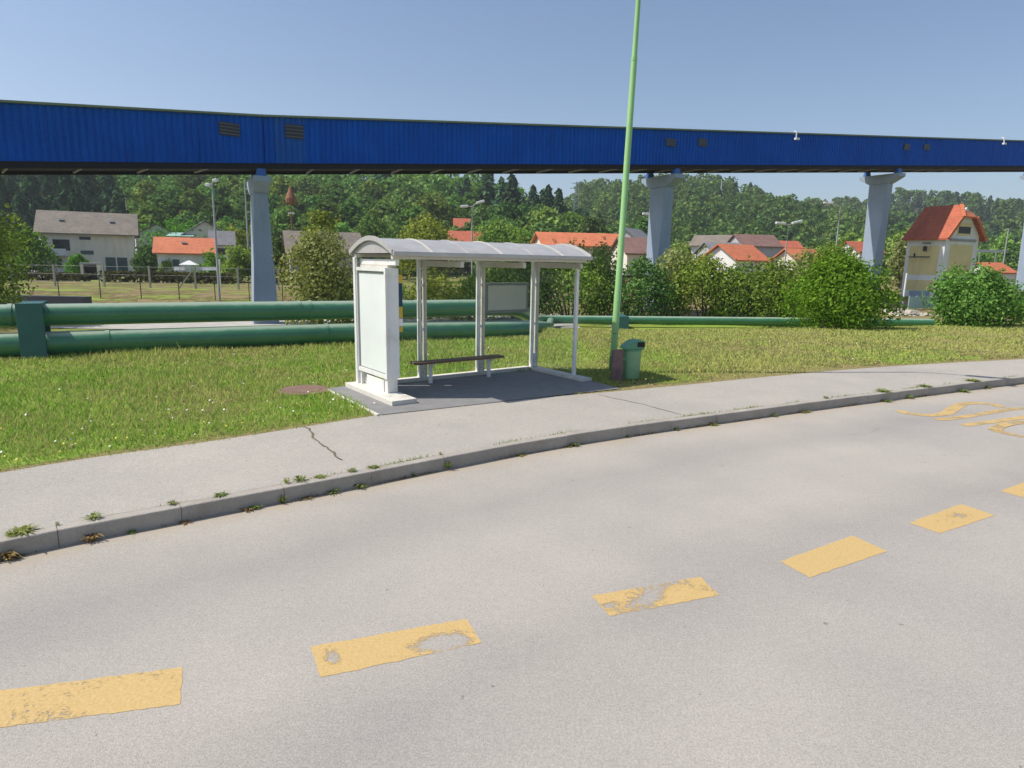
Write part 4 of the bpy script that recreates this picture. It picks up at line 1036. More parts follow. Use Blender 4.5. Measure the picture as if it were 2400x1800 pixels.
# ------------------------------------------------------------------ yellow transformer tower
tw_p = at(2192, 694, 62.3)
TW = thing('transformer_tower', 'yellow and white transformer tower with a steep red tiled roof', 'tower', tw_p, math.atan2(g.y, g.x))
wx, wy, he, hr = 2.55, 1.75, 5.55, 8.2
MB().box(-wx, wx, -wy, wy, -1.0, he).prism([(-wx, -wy, he), (wx, -wy, he), (0, -wy, hr - .15)], [(-wx, wy, he), (wx, wy, he), (0, wy, hr - .15)]).build('wall', M['wall_white'], TW, local=True)
ov = .42; sl_ = (hr - he) / wx; jh = .55; zj = hr - jh * 2.0     # jerkinhead foot height
m_ = MB(); k = .14; fy = -wy - ov; by = wy + .3
for s in (-1, 1):
    ex_ = s * (wx + ov); ez = he - ov * sl_; jx = s * (hr - zj) / sl_
    poly = [(ex_, fy, ez), (jx, fy, zj), (0, fy + .95, hr), (0, by, hr), (ex_, by, ez)]
    m_.prism(poly, [(x, y, z + k) for x, y, z in poly])
poly = [(-(hr - zj) / sl_, fy, zj), ((hr - zj) / sl_, fy, zj), (0, fy + .95, hr)]
rf = m_.build('roof', M['roof_red'], TW, local=True)
MB().prism(poly, [(x, y, z + k + .004) for x, y, z in poly]).build('hip', M['roof_orange'], rf, local=True)
for s in (-1, 1):
    MB().beam((s * (wx + ov), fy - .03, he - ov * sl_ + .1), (s * (hr - zj) / sl_, fy - .03, zj + .1), .08, .3).build('verge_board', M['roof_orange'], rf, local=True)
MB().beam((-(hr - zj) / sl_, fy + .0, zj + .12), (0, fy + .95, hr + .17), .3, .1).build('verge_board', M['roof_orange'], rf, local=True)
for x0, x1, z0, z1 in ((-1.75, 1.75, 1.9, 4.75), (-1.75, 1.75, -.3, 1.45)):
    MB().box(x0, x1, -wy - .025, -wy + .02, z0, z1).build('panel', M['wall_yellow'], TW, local=True)
for z0, z1 in ((2.0, 4.6), (.55, 1.5)):
    MB().box(-wx - .025, -wx + .02, -wy + .45, wy - .35, z0, z1).build('panel', M['wall_yellow'], TW, local=True)
MB().box(-1.05, 1.05, -wy - .022, -wy + .02, 5.55, 6.7).build('panel', M['wall_yellow'], TW, local=True)
op = MB().box(-.85, .95, -wy - .05, -wy - .023, 5.75, 6.35).build('opening', M['louvre'], TW, local=True)
MB().box(-2.0, 2.0, -wy - .12, -wy - .024, 5.05, 5.25).build('beam', M['frame_grey'], TW, local=True)
MB().box(-wx - .1, -wx - .026, -.9, .9, -.2, .5).build('door', M['pillar'], TW, local=True)
ins = MB().beam((-wx - .35, -.7, 3.6), (-wx - .35, 1.2, 3.6), .08, .1).beam((-wx - .3, -.6, 4.85), (-wx - .3, .1, 4.85), .08, .1).build('cross_arm', M['post_dark'], TW, local=True)
MB().lathe([(.05, 0), (.16, .05), (.16, .4), (.05, .5)], (-wx - .35, -.2, 4.1), 10).lathe([(.06, 0), (.09, .2), (.04, .3)], (-wx - .35, .7, 3.65), 8).build('insulator', M['louvre'], ins, local=True)
pf = at(2180, 716, 56); pf.z = float(height(pf.x, pf.y))
pn = thing('panel_fence', 'pale teal panel fence at the foot of the transformer tower', 'fence', pf, math.atan2(g.y, g.x))
for q in range(6):
    MB().box(-3.0 + q * 1.0, -2.03 + q * 1.0, -.03, .03, .1, 1.05).build('panel', M['teal_fence'], pn, local=True)
    MB().box(-3.04 + q * 1.0, -2.98 + q * 1.0, -.04, .04, -.3, 1.15).build('post', M['metal_grey'], pn, local=True)
gp_ = thing('gate_post', 'white post standing left of the transformer tower', 'post', at(2115, 712, 56), 0)
MB().tube([(0, 0, -.8), (.05, 0, 2.6)], .07, 10).build('shaft', M['lamp_white'], gp_, local=True)
# pale rubble banks by the tower
def rubble(label, px, py, Y, sx, sy, sz, n, seed):
    rg = np.random.default_rng(seed); p = at(px, py, Y); p.z = float(height(p.x, p.y)); m_ = MB()
    for _ in range(n):
        x, y = rg.normal(0, sx * .4), rg.normal(0, sy * .4); z = sz * math.exp(-(x / sx) ** 2 * 2) * rg.random() - .2; r = rg.uniform(.1, .32)
        ring_ = lambda s, dz, ph: [(x + math.cos(ph + k * PI / 3) * r * s * rg.uniform(.8, 1.2), y + math.sin(ph + k * PI / 3) * r * s, z + dz * r) for k in range(6)]
        m_.prism(ring_(1, -.4, 0), ring_(.7, .45, .2))
    o = m_.build('rubble', M['rubble'], None); o.location = p
    return tag(o, label, 'rubble', None, 'stuff')
rubble('bank of pale rubble below the transformer tower', 2130, 728, 50, 2.6, 1.2, .5, 160, 3)
rubble('strip of pale gravel by the third pillar', 2095, 712, 54, 2.6, 1.2, .35, 110, 4)
# raised road on a low wall at the far right
rw = at(2345, 640, 110)
tag(MB().box(rw.x - 9, rw.x + 26, rw.y, rw.y + 7, rw.z - 2, rw.z + .2).build('embankment', M['concrete'], None), 'low concrete embankment crossing behind the right hand bush', None, None, 'structure')
fb = at(2330, 590, 118)
gr_ = thing('guard_rail', 'pale guard rail on posts at the far right', 'guard rail', fb, .05)
MB().box(-9, 14, -.1, .1, -.12, .32).build('rail', M['metal_grey'], gr_, local=True)
for q in range(8): MB().box(-8.5 + q * 3, -8.35 + q * 3, .1, .25, -3, .2).build('post', M['metal_grey'], gr_, local=True)

# ------------------------------------------------------------------ lamps, masts, pylon
def mast(name, label, cat, px, basepy, toppy, Y, r, heads, mat=None, group=None, toppx=None):
    b = at(px, basepy, Y); tpx = px if toppx is None else toppx; t = at(tpx, toppy, Y)
    b = Vector((t.x, t.y, b.z))
    o = thing(name, label, cat, b, 0, group); H = t.z - b.z
    MB().tube([(0, 0, -.5), (0, 0, H)], [r, r * .6], 10).build('pole', mat or M['metal_grey'], o, local=True, smooth=True)
    for (dx, dz, L, tilt) in heads:
        s = 1 if dx >= 0 else -1
        a = MB().tube([(0, 0, H - .1), (dx, 0, H + dz)], r * .5, 8).build('arm', mat or M['metal_grey'], o, local=True)
        MB().beam((dx, -.05, H + dz), (dx + s * L, -.05, H + dz + tilt), .36, .2).build('lamp_head', M['lamp_white'], o, local=True, bevel=.04)
    return o
LG = 'grey yard lights on tall masts'
mast('yard_light', 'tall pale mast with two floodlights before the small orange roof', 'mast', 505, 704, 428, 50, .10, [(-.12, -.15, .35, -.05), (.1, .12, .35, .08)], None, LG, 497)
mast('yard_light', 'twin headed yard light above the shelter roof', 'mast', 1108, 690, 482, 60, .09, [(-.35, -.05, .7, -.05), (.35, .22, .75, .2)], None, LG, 1107)
mast('yard_light', 'yard light just left of the middle pillar', 'mast', 1531, 690, 502, 62, .09, [(-.25, -.02, .75, .05), (.25, .1, .6, .1)], None, LG)
mast('yard_light', 'twin headed yard light over the group of roofs', 'mast', 1848, 690, 526, 62, .08, [(-.3, .05, .9, .08), (.3, .1, .9, .25)], None, LG)
mast('street_lamp', 'single arm street lamp left of the third pillar', 'street lamp', 1962, 600, 484, 85, .11, [(-1.0, .35, 1.2, .1)], None, None, 1970)
mast('utility_pole', 'thin grey pole right of the transformer tower', 'pole', 2364, 650, 536, 90, .10, [], None)
mast('utility_pole', 'pale pole standing on the wooded hill right of the middle pillar', 'pole', 1692, 470, 424, 330, .45, [], None)
mast('utility_pole', 'tall thin lattice pole left of the first pillar', 'pole', 573, 575, 420, 95, .14, [], None)
rm = mast('siren_mast', 'thin mast with a rusty cone on top right of the first pillar', 'mast', 682, 575, 480, 100, .16, [], M['rust'])
H = at(680, 440, 100).z - rm.location.z; h0 = at(680, 480, 100).z - rm.location.z
MB().lathe([(.25, h0), (.75, h0 + .25), (.8, h0 + .9), (.35, h0 + 2.0), (.15, h0 + 2.5), (.05, H)], n=12).build('cone', M['rust'], rm, local=True)
MB().box(-.5, .5, -.1, .1, h0 - 1.3, h0 - 1.1).build('cross_arm', M['lamp_white'], rm, local=True)
py_ = at(1350, 515, 230); pt = thing('pylon', 'faint grey lattice pylon on the hillside left of the lamp post', 'pylon', py_)
H = at(1350, 425, 230).z - py_.z
for sx in (-1, 1):
    for sy in (-1, 1): MB().beam((sx * 1.3, sy * 1.3, -3), (sx * .25, sy * .25, H), .14, .14).build('leg', M['metal_grey'], pt, local=True)
br = MB()
for q in range(7):
    z0 = H * q / 7; z1 = H * (q + 1) / 7; w0 = 1.3 - 1.05 * (q / 7); w1 = 1.3 - 1.05 * ((q + 1) / 7)
    br.beam((-w0, -w0, z0), (w1, -w1, z1), .09, .09); br.beam((w0, w0, z0), (-w1, w1, z1), .09, .09)
br.build('bracing', M['metal_grey'], pt, local=True)
MB().beam((-2.4, 0, H * .82), (2.4, 0, H * .82), .18, .18).beam((-1.8, 0, H * .95), (1.8, 0, H * .95), .18, .18).build('cross_arm', M['metal_grey'], pt, local=True)

# ------------------------------------------------------------------ fences, hedges, yard things
f1 = thing('wire_fence', 'wire fence on dark thin posts at the edge of the yard', 'fence', at(140, 706, 50))
pxs = [44, 140, 237, 332, 421, 505, 585, 663, 740]
tops = []
for px in pxs:
    p = at(px, 704, 50); p.z = float(height(p.x, p.y)); MB().tube([p - Vector((0, 0, .3)), p + Vector((0, 0, 1.75))], .035, 8).build('post', M['post_dark'], f1); tops.append(p)
for z in (.4, 1.05, 1.7):
    MB().tube([p + Vector((0, 0, z)) for p in tops], .008, 5).build('wire', M['post_dark'], f1)
f2 = thing('wire_fence', 'wire fence on pale concrete posts before the hedge', 'fence', at(132, 690, 62)); tops = []
for px in (30, 132, 247, 354, 460, 560, 655, 745):
    p = at(px, 690, 62); p.z = float(height(p.x, p.y)); MB().box(p.x - .07, p.x + .07, p.y - .07, p.y + .07, p.z - .3, p.z + 2.05).build('post', M['post_concrete'], f2); tops.append(p)
for z in (.5, 1.2, 1.95): MB().tube([p + Vector((0, 0, z)) for p in tops], .009, 5).build('wire', M['metal_grey'], f2)
q = tops[4]; MB().beam(q + Vector((-1.6, -.2, -.1)), q + Vector((-.1, -.1, 1.8)), .1, .1).build('brace', M['post_concrete'], f2)
wl = at(95, 699, 44); tag(MB().box(wl.x - 12, wl.x + 3.2, wl.y - .4, wl.y + .4, wl.z - 1, wl.z + .16).build('low_wall', M['louvre'], None), 'low dark wall at the left end of the yard', 'wall')
bx = at(517, 672, 60); tag(MB().box(bx.x - .04, bx.x + .04, bx.y - .04, bx.y + .04, bx.z - .6, bx.z + 1.9).box(bx.x - .1, bx.x + .1, bx.y - .08, bx.y + .08, bx.z + 1.9, bx.z + 2.5).build('sign_post', M['lamp_white'], None), 'small white marker on a thin post right of the tall mast', 'marker')
def hedge(label, pxa, pxb, ybot, ytop, Y, dep=1.2, seed=1):
    rg = np.random.default_rng(seed); a = at(pxa, ybot, Y); b = at(pxb, ybot, Y); H = at(pxa, ytop, Y).z - a.z
    z0 = float(height((a.x + b.x) / 2, Y)) - .1; H = max(H, a.z + H - z0)
    n = int((b.x - a.x) * H * 70)
    P = np.column_stack([rg.uniform(a.x, b.x, n), Y + (rg.random(n) ** 2) * dep * np.sign(rg.random(n) - .3), z0 + rg.random(n) ** .8 * H])
    top = rg.random(n) < .3; P[top, 2] = z0 + H + rg.normal(0, .05, top.sum())
    d = np.column_stack([rg.normal(0, .4, n), -np.ones(n), rg.normal(.4, .5, n)]); d[top] = rg.normal(0, .4, (top.sum(), 3)) + [0, 0, 1]; d /= np.linalg.norm(d, axis=1)[:, None]
    u = np.cross(d, rg.normal(size=(n, 3))); u /= np.linalg.norm(u, axis=1)[:, None]; v = np.cross(d, u); s = .24
    V = np.stack([P - u * s, P - v * s * .6, P + u * s, P + v * s * .6], 1).reshape(-1, 3)
    h = thing('hedge', label, 'hedge', (a.x, Y, z0), 0, 'clipped hedges before the houses')
    me = npmesh('foliage', V - np.array([a.x, Y, z0]), np.arange(4 * n).reshape(-1, 4), M['leaf_hedge']); obj('foliage', me, h)
    st = MB()
    for q in np.arange(a.x + .5, b.x, 1.5): st.tube([(q - a.x, .2, -.2), (q - a.x + .1, .2, H * .8)], .04, 5)
    st.build('stems', M['bark'], h, local=True)['kind'] = 'stuff'; return h
hedge('brown green clipped hedge left of the big house door', 14, 200, 660, 640, 74, seed=2)
hedge('brown green clipped hedge in front of the orange roofed house', 236, 545, 660, 637, 74, seed=3)
hedge('brown hedge piece right of the first pillar', 655, 760, 664, 640, 74, seed=4)

# ------------------------------------------------------------------ bushes and garden trees
def bush(name, label, px, basepy, Y, wpx, hpx, mat, nleaf, size, seed, group=None, nb=34, base=.0, zfix=None, cat='bush', dark=None):
    rg = np.random.default_rng(seed); p = at(px, basepy, Y)
    if zfix is None: zg = float(height(p.x, p.y)); 
    else: zg = p.z
    wd = wpx / FPX * Y; top = p.z + hpx * .9 / FPX * Y; h = top - zg
    cs, rs = crown_blobs(rg, h, wd, nb, base, cat == 'bush')
    V, F = leaves(cs, rs, nleaf, size, rg, up=.25, inner=.4)
    # long shoots reaching out of the crown make its outline ragged
    sh_n = int(26 + nb * .8); pts_ = []
    for _ in range(sh_n):
        j = rg.integers(len(cs)); d = rg.normal(size=3) + [0, 0, 1.0]; d /= np.linalg.norm(d); L_ = rs[j] * rg.uniform(.5, 1.15)
        for t in np.linspace(.75, 1, 9): pts_.append((np.array(cs[j]) + d * (rs[j] * .5 + L_ * t), d))
    P_ = np.array([p_[0] for p_ in pts_]) + rg.normal(0, size * .35, (len(pts_), 3)); n_ = len(P_)
    nn_ = rg.normal(size=(n_, 3)) + [0, 0, .5]; nn_ /= np.linalg.norm(nn_, axis=1)[:, None]; a_ = np.cross(nn_, rg.normal(size=(n_, 3))); a_ /= np.linalg.norm(a_, axis=1)[:, None]; b_ = np.cross(nn_, a_); s_ = size * rg.uniform(.6, 1.2, n_)[:, None]
    V = np.concatenate([V, np.stack([P_ - a_ * s_ * .5, P_ - b_ * s_ * .3, P_ + a_ * s_ * .5, P_ + b_ * s_ * .3], 1).reshape(-1, 3)]); F = np.arange(len(V)).reshape(-1, 4)
    r = thing(name, label, cat, (p.x, p.y, zg), 0, group)
    obj('crown' if cat == 'tree' else 'foliage', npmesh('foliage', V, F, M[mat]), r)
    st = MB()
    for k in range(6):
        c = cs[k * len(cs) // 6]; st.tube([(c[0] * .15, c[1] * .15, -.3), (c[0] * .6, c[1] * .6, c[2] * .55), (c[0], c[1], c[2])], [.05 * h / 3, .03 * h / 3, .01], 6)
    st.build('trunk' if cat == 'tree' else 'stems', M['bark'], r, local=True)
    return r
BG = 'bushes growing behind the green pipe'
bush('bush', 'bright green leafy bush, largest one hiding the pipe end', 1958, 764, 27.5, 225, 160, 'leaf_bright', 15000, .14, 41, None, 46)
bush('bush', 'dark green rounded bush in front of the transformer tower', 2282, 758, 29.5, 190, 130, 'leaf_mid', 11000, .15, 42, None, 40)
bush('bush', 'small dark bush at the right edge', 2410, 748, 31, 70, 60, 'leaf_mid', 3000, .15, 43)
bush('bush', 'pale feathery bush behind the bright green bush', 1950, 720, 36, 170, 165, 'leaf_yellow', 6000, .16, 44, None, 30)
bush('bush', 'loose grey green tree left of the shelter roof', 762, 712, 30, 190, 205, 'leaf_grey', 11000, .15, 45, None, 44, .02, None, 'tree')
bush('bush', 'yellow green sprig above the grey green tree', 752, 640, 62, 105, 170, 'leaf_yellow', 2600, .30, 46, None, 26, .05, None, 'tree')
for k, (px, by, Y, wp_, hp_, mt, nl, lab) in enumerate((
    (890, 735, 42, 130, 95, 'leaf_mid', 3500, 'low bush seen left of the shelter glass'),
    (1010, 735, 43, 150, 75, 'leaf_yellow', 4000, 'yellow green low bush seen through the left shelter glass'),
    (1120, 735, 43, 130, 95, 'leaf_mid', 4000, 'mid green bush seen above the notice board'),
    (1215, 735, 44, 160, 155, 'leaf_dark', 6000, 'dark bush behind the notice board'),
    (1335, 738, 44, 190, 172, 'leaf_mid', 8000, 'broad bush between shelter and lamp post'),
    (1405, 740, 46, 120, 190, 'leaf_grey', 4500, 'taller dusty bush just left of the lamp post'),
    (1495, 742, 43, 130, 155, 'leaf_dark', 6000, 'dark bush just right of the lamp post'),
    (1580, 742, 44, 110, 200, 'leaf_grey', 3000, 'tall loose grey bush in front of the middle pillar'),
    (1650, 742, 43, 160, 150, 'leaf_yellow', 6500, 'yellow green bush right of the middle pillar'),
    (1740, 742, 43, 150, 130, 'leaf_mid', 6500, 'mid green bush below the white house'),
    (1810, 742, 42, 150, 140, 'leaf_yellow', 6000, 'olive bush left of the bright green bush'),
    (1880, 738, 46, 150, 160, 'leaf_grey', 5000, 'dusty olive bush behind the bright green bush'))):
    bush('bush', lab, px, by, Y, wp_ * 1.15, hp_ * .97, mt, int(nl * .92), .19, 60 + k, BG, 36)
bush('bush', 'leafy tree at the left edge reaching the gallery', -58, 700, 34, 215, 310, 'leaf_mid', 8000, .2, 80, None, 40, .0, None, 'tree')
bush('bush', 'sunny bright green bush left of the big house', 68, 648, 84, 105, 118, 'leaf_bright', 4500, .36, 81, None, 30)
bush('bush', 'bright vine arch in front of the big house', 186, 650, 81, 62, 52, 'leaf_bright', 1600, .3, 82, None, 16)
bush('bush', 'dark shrub between the two houses', 345, 642, 90, 62, 78, 'leaf_dark', 2600, .36, 83, None, 20)
bush('bush', 'rounded hedge tree left of the first pillar', 558, 650, 80, 92, 75, 'leaf_mid', 3200, .36, 84, None, 22)
bush('bush', 'small bushes round the white garden canopy', 395, 640, 84, 45, 28, 'leaf_mid', 900, .3, 85, None, 10)
bush('bush', 'light bush right of the garden canopy', 500, 640, 83, 80, 52, 'leaf_bright', 2000, .32, 86, None, 16)
bush('bush', 'slim dark green conifer right of the first pillar', 658, 655, 78, 40, 125, 'leaf_dark', 2500, .3, 87, None, 22)
bush('bush', 'plum coloured small tree left of the first pillar', 582, 600, 115, 34, 85, 'leaf_plum', 1500, .4, 88, None, 14)
bush('bush', 'bright yellow green vines behind the orange roof', 425, 575, 124, 190, 55, 'leaf_bright', 3500, .5, 89, None, 24)
bush('bush', 'yellow green tree behind the little grey roof', 560, 600, 112, 80, 85, 'leaf_yellow', 2500, .45, 90, None, 20)
bush('bush', 'drooping olive tree above the shelter roof', 990, 640, 95, 165, 130, 'leaf_yellow', 7000, .42, 91, None, 34)
bush('bush', 'dark garden tree left of the drooping olive tree', 872, 630, 105, 130, 130, 'leaf_dark', 5000, .45, 92, None, 28)
bush('bush', 'light green tree right of the pink roof', 1165, 615, 105, 130, 105, 'leaf_mid', 4500, .45, 93, None, 26)
bush('bush', 'leafy tree left of the long orange roof', 1225, 620, 92, 90, 75, 'leaf_mid', 3200, .42, 94, None, 22)
bush('bush', 'bushy tree left of the transformer tower', 2112, 660, 75, 62, 120, 'leaf_grey', 3500, .32, 95, None, 24)
# valley trees between the houses and the hills
rg = np.random.default_rng(77); nval = 0
occupied = [(at(px, 620, Y).x, Y) for px, Y in ((208, 98), (437, 88), (368, 125), (482, 122), (524, 102), (765, 80), (1090, 150), (1088, 110), (1352, 88), (1478, 112), (1672, 130), (1762, 125), (1690, 110), (1718, 84), (1832, 135), (1868, 84), (2008, 105), (2312, 85), (100, 120), (2345, 110), (425, 124))]
cand = poisson(2600, (-100, 210), (104, 196), 6.4, rg, lambda x, y: inview(x, y, .05) and (x > -25 or y > 118) and (x > 10 or y < 135))
cand.sort(key=lambda t: t[1])
for (x, y) in cand:
    if nval >= 80: break
    # keep roofs and the ground before them in view
    if any(abs(x - ox * y / oy) < 6.5 * y / oy and oy > y - 4 for ox, oy in occupied): continue
    me, tr = (broadL[nval % 2] if rg.random() < .6 else broadA[nval % 3]); hh = rg.uniform(5.5, 9.0) * (.8 if y < 120 else 1.15)
    plant('garden_tree', 'leafy garden tree among the houses of the valley', 'tree', (x, y, float(height(x, y)) - .2), me, tr, (hh / 10 * rg.uniform(.9, 1.4), hh / 10 * rg.uniform(.9, 1.4), hh / 10), rg.random() * 6, 'garden trees among the houses')
    ppx = 1200 + FPX * (x / y)
    nm = min(((208, 'big house at the left'), (437, 'small orange roof'), (606, 'first pillar'), (762, 'grey green tree'), (990, 'drooping olive tree'), (1090, 'pink roofed house'), (1230, 'left end of the long orange roof'), (1400, 'lamp post'), (1558, 'middle pillar'), (1672, 'beige roofed house'), (1762, 'dusky brown roof'), (1900, 'single arm street lamp'), (2050, 'third pillar'), (2200, 'transformer tower'), (2380, 'right hand bush')), key=lambda t_: abs(t_[0] - ppx))[1]
    pending.append((last_plant[0], 'leafy garden tree behind the ' + nm, ppx, 'tree', 'garden trees among the houses'))
    nval += 1

# ------------------------------------------------------------------ grass, flowers, weeds
rg = np.random.default_rng(3)
padp = np.array(pad)
def inside(x, y, P):
    c = np.zeros(len(x), bool); n = len(P)
    for a in range(n):
        x0, y0 = P[a]; x1, y1 = P[(a + 1) % n]
        k = ((y0 > y) != (y1 > y)) & (x < (x1 - x0) * (y - y0) / (y1 - y0 + 1e-12) + x0); c ^= k
    return c
NB = 2700000
gx = rg.uniform(-17, 34, NB); gy = rg.uniform(2, 41, NB)
dist = np.hypot(gx, gy)
ek = edge_y(gx) + .04 + .06 * np.sin(gx * 7 + np.sin(gx * 3)) + .05 * np.sin(gx * 19 + 1) + .04 * rg.normal(size=NB)
keep = (gy > ek) & (gy < crest_y(gx) + 3.0 + 11 * (gx > 1)) & (np.abs(gx / gy) < .95) & (rg.random(NB) < np.clip((10.5 / dist) ** 1.5, .05, 1))
keep &= ~inside(gx, gy, padp + (padp - padp.mean(0)) * .01)
keep &= ((gx + 3.8) ** 2 + ((gy - 11.62)) ** 2 > .44 ** 2) & ~((gx > -3.5) & (gy < 0))
gx, gy, dist = gx[keep], gy[keep], dist[keep]; n = len(gx)
ed = gy - edge_y(gx)
patch = .5 + .5 * np.sin(gx * .9 + 1.7 * np.sin(gy * .6)) * np.sin(gy * 1.1 + .8 * np.sin(gx * .7))
hh = (.055 + .085 * rg.random(n) ** 1.6) * (.6 + .6 * patch) * np.clip(.35 + ed / 1.2, .35, 1)
hh *= np.where((gy > crest_y(gx) - 1.2) & (gx < -1), 1.4, 1) * np.where(gx > 1.5, .75, 1)
tall = rg.random(n) < .006; hh[tall] *= 1.8
wd = .008 * np.clip(dist / 9, 1, 3) * (.7 + .6 * rg.random(n))
q = rg.random(n) * 2 * PI; lean = hh * (.25 + .55 * rg.random(n)); q2 = rg.random(n) * 2 * PI
z0 = height(gx, gy) - .015
A_ = np.column_stack([gx - np.cos(q) * wd, gy - np.sin(q) * wd, z0]); B_ = np.column_stack([gx + np.cos(q) * wd, gy + np.sin(q) * wd, z0])
T_ = np.column_stack([gx + np.cos(q2) * lean, gy + np.sin(q2) * lean, z0 + hh])
V = np.stack([A_, B_, T_], 1).reshape(-1, 3)
me = npmesh('grass', V, np.arange(3 * n).reshape(-1, 3), M['blades'])
dryb = .0 + .10 * sstep((gx - 0.5) / 5) + .12 * np.exp(-(ed / .35) ** 2) + .16 * sstep((gy - crest_y(gx) + 3.2) / 3) + .25 * tall - .14 * (gx < -1) - .05
t = me.attributes.new('dryness', 'FLOAT', 'POINT'); t.data.foreach_set('value', np.repeat(dryb, 3).astype(np.float32))
tag(obj('grass', me), 'rough uncut grass covering the verge behind the pavement', 'grass', None, 'stuff')
print('blades', n, 'tris', sum(len(m.polygons) * (2 if len(m.polygons) and len(m.polygons[0].vertices) == 4 else 1) for m in bpy.data.meshes))
M['petal_white'] = painted('white_petals', (.75, .75, .70), .7, .05, 5); M['petal_yellow'] = painted('yellow_petals', (.62, .50, .06), .7, .1, 5)
def flowers(label, k, mat, fn, seed, size):
    rg = np.random.default_rng(seed); x = rg.uniform(-12, 16, k * 6); y = rg.uniform(5, 22, k * 6)
    ed = y - edge_y(x); ok = (ed > .1) & (rg.random(len(x)) < fn(x, y, ed)) & ~inside(x, y, padp); x, y = x[ok][:k], y[ok][:k]; n = len(x)
    z = height(x, y) + rg.uniform(.08, .2, n); P = np.column_stack([x, y, z]); Vs = []
    d = rg.normal(size=(n, 3)) * .35 + [0, -.4, 1]; d /= np.linalg.norm(d, axis=1)[:, None]
    a = np.cross(d, rg.normal(size=(n, 3))); a /= np.linalg.norm(a, axis=1)[:, None]; b = np.cross(d, a); s = (size * rg.uniform(.6, 1.3, n))[:, None]
    V = np.stack([P + (a * math.cos(t) + b * math.sin(t)) * s for t in np.linspace(0, 2 * PI, 7)[:-1]], 1).reshape(-1, 3)
    return tag(obj('wildflowers', npmesh('wildflowers', V, np.arange(6 * n).reshape(-1, 6), mat)), label, 'flowers', None, 'stuff')
flowers('scattered white clover heads in the grass', 650, M['petal_white'], lambda x, y, e: np.exp(-e / 1.8) * (x < 0) * .9 + .03, 5, .014)
flowers('yellow flowers along the pavement edge', 900, M['petal_yellow'], lambda x, y, e: np.exp(-e / .7), 6, .013)

# grass and grit along the kerb joints
def joint_grass(name, label, off, z, k, seed, hgt, mat):
    rg = np.random.default_rng(seed); q = rg.integers(200, len(ks) - 400, k)
    cl = np.sin(ks[q, 0] * 2.3 + 1.7 * np.sin(ks[q, 0] * .9)) + np.sin(ks[q, 0] * 6.1 + 2)
    q = q[(cl + rg.normal(0, .5, k)) > .5]; n = len(q)
    x = ks[q, 0] + kn[q, 0] * (off + rg.normal(0, .012, n)); y = ks[q, 1] + kn[q, 1] * (off + rg.normal(0, .012, n))
    a = rg.random(n) * 2 * PI; h = hgt * (.3 + rg.random(n) ** 2); wq = .004 + .003 * rg.random(n); a2 = rg.random(n) * 2 * PI; ln = h * rg.uniform(.2, 1.1, n)
    V = np.stack([np.column_stack([x - np.cos(a) * wq, y - np.sin(a) * wq, np.full(n, z)]), np.column_stack([x + np.cos(a) * wq, y + np.sin(a) * wq, np.full(n, z)]), np.column_stack([x + np.cos(a2) * ln, y + np.sin(a2) * ln, z + h])], 1).reshape(-1, 3)
    return tag(obj(name, npmesh(name, V, np.arange(3 * n).reshape(-1, 3), mat)), label, 'grass', None, 'stuff')
# weeds in the kerb joints
def weed_mesh(seed, n, r, h, mat, droop=.5):
    rg = np.random.default_rng(seed); q = rg.random(n) * 2 * PI; L = r * (.5 + .6 * rg.random(n)); hz = h * (.3 + .8 * rg.random(n))
    base = rg.normal(0, r * .12, (n, 2)); mid = np.column_stack([base[:, 0] + np.cos(q) * L * .55, base[:, 1] + np.sin(q) * L * .55, hz])
    tip = np.column_stack([base[:, 0] + np.cos(q) * L, base[:, 1] + np.sin(q) * L, hz * (1 - droop * rg.random(n))]); sd = np.column_stack([-np.sin(q), np.cos(q), np.zeros(n)]) * r * .07
    b0_ = np.column_stack([base, np.zeros(n) - .01]); V = np.stack([b0_, mid - sd, tip, mid + sd], 1).reshape(-1, 3)
    return npmesh('weed', V, np.arange(4 * n).reshape(-1, 4), mat)
M['weed_green'] = leafmat('weed_leaves', (.10, .15, .04), (.20, .26, .07), (.32, .36, .15), .4, objvar=.2)
M['weed_dry'] = leafmat('dry_weed_leaves', (.14, .09, .04), (.27, .20, .09), (.38, .29, .15), .25, objvar=.2)
joint_grass('joint_grass', 'thin grass growing in the joint behind the kerb', -.135, .148, 11000, 21, .05, M['weed_green'])
joint_grass('joint_grass', 'sparse grass at the foot of the kerb', .012, .0, 7000, 22, .045, M['weed_dry'])
M['grit'] = painted('grit', (.17, .15, .13), .9, .4, 30)
rg = np.random.default_rng(9); ng = 900; q = rg.integers(0, len(ks), ng); o_ = np.abs(rg.normal(0, .22, ng)) + .01; far_ = rg.random(ng) < .22; o_[far_] = rg.uniform(.3, 7, far_.sum())
gx_ = ks[q, 0] + kn[q, 0] * o_; gy_ = ks[q, 1] + kn[q, 1] * o_; r_ = rg.uniform(.002, .008, ng) * np.where(far_, 1.2, 1); th_ = rg.random(ng) * 6.28
Vg = np.stack([np.column_stack([gx_ + np.cos(th_ + k * 2.094) * r_, gy_ + np.sin(th_ + k * 2.094) * r_, np.full(ng, -.001)]) for k in range(3)] + [np.column_stack([gx_, gy_, r_ * 1.1])], 1).reshape(-1, 3)
Fg = (np.arange(ng)[:, None, None] * 4 + np.array([[0, 1, 3], [1, 2, 3], [2, 0, 3]])[None]).reshape(-1, 3)
tag(obj('grit', npmesh('grit', Vg, Fg, M['grit'])), 'loose grit on the road along the kerb', 'grit', None, 'stuff')
wg = [weed_mesh(1, 46, .16, .09, M['weed_green']), weed_mesh(2, 34, .11, .12, M['weed_green'], .3), weed_mesh(3, 60, .22, .06, M['weed_green'])]
wdm = [weed_mesh(4, 50, .15, .10, M['weed_dry'], .3), weed_mesh(5, 40, .2, .05, M['weed_dry'])]
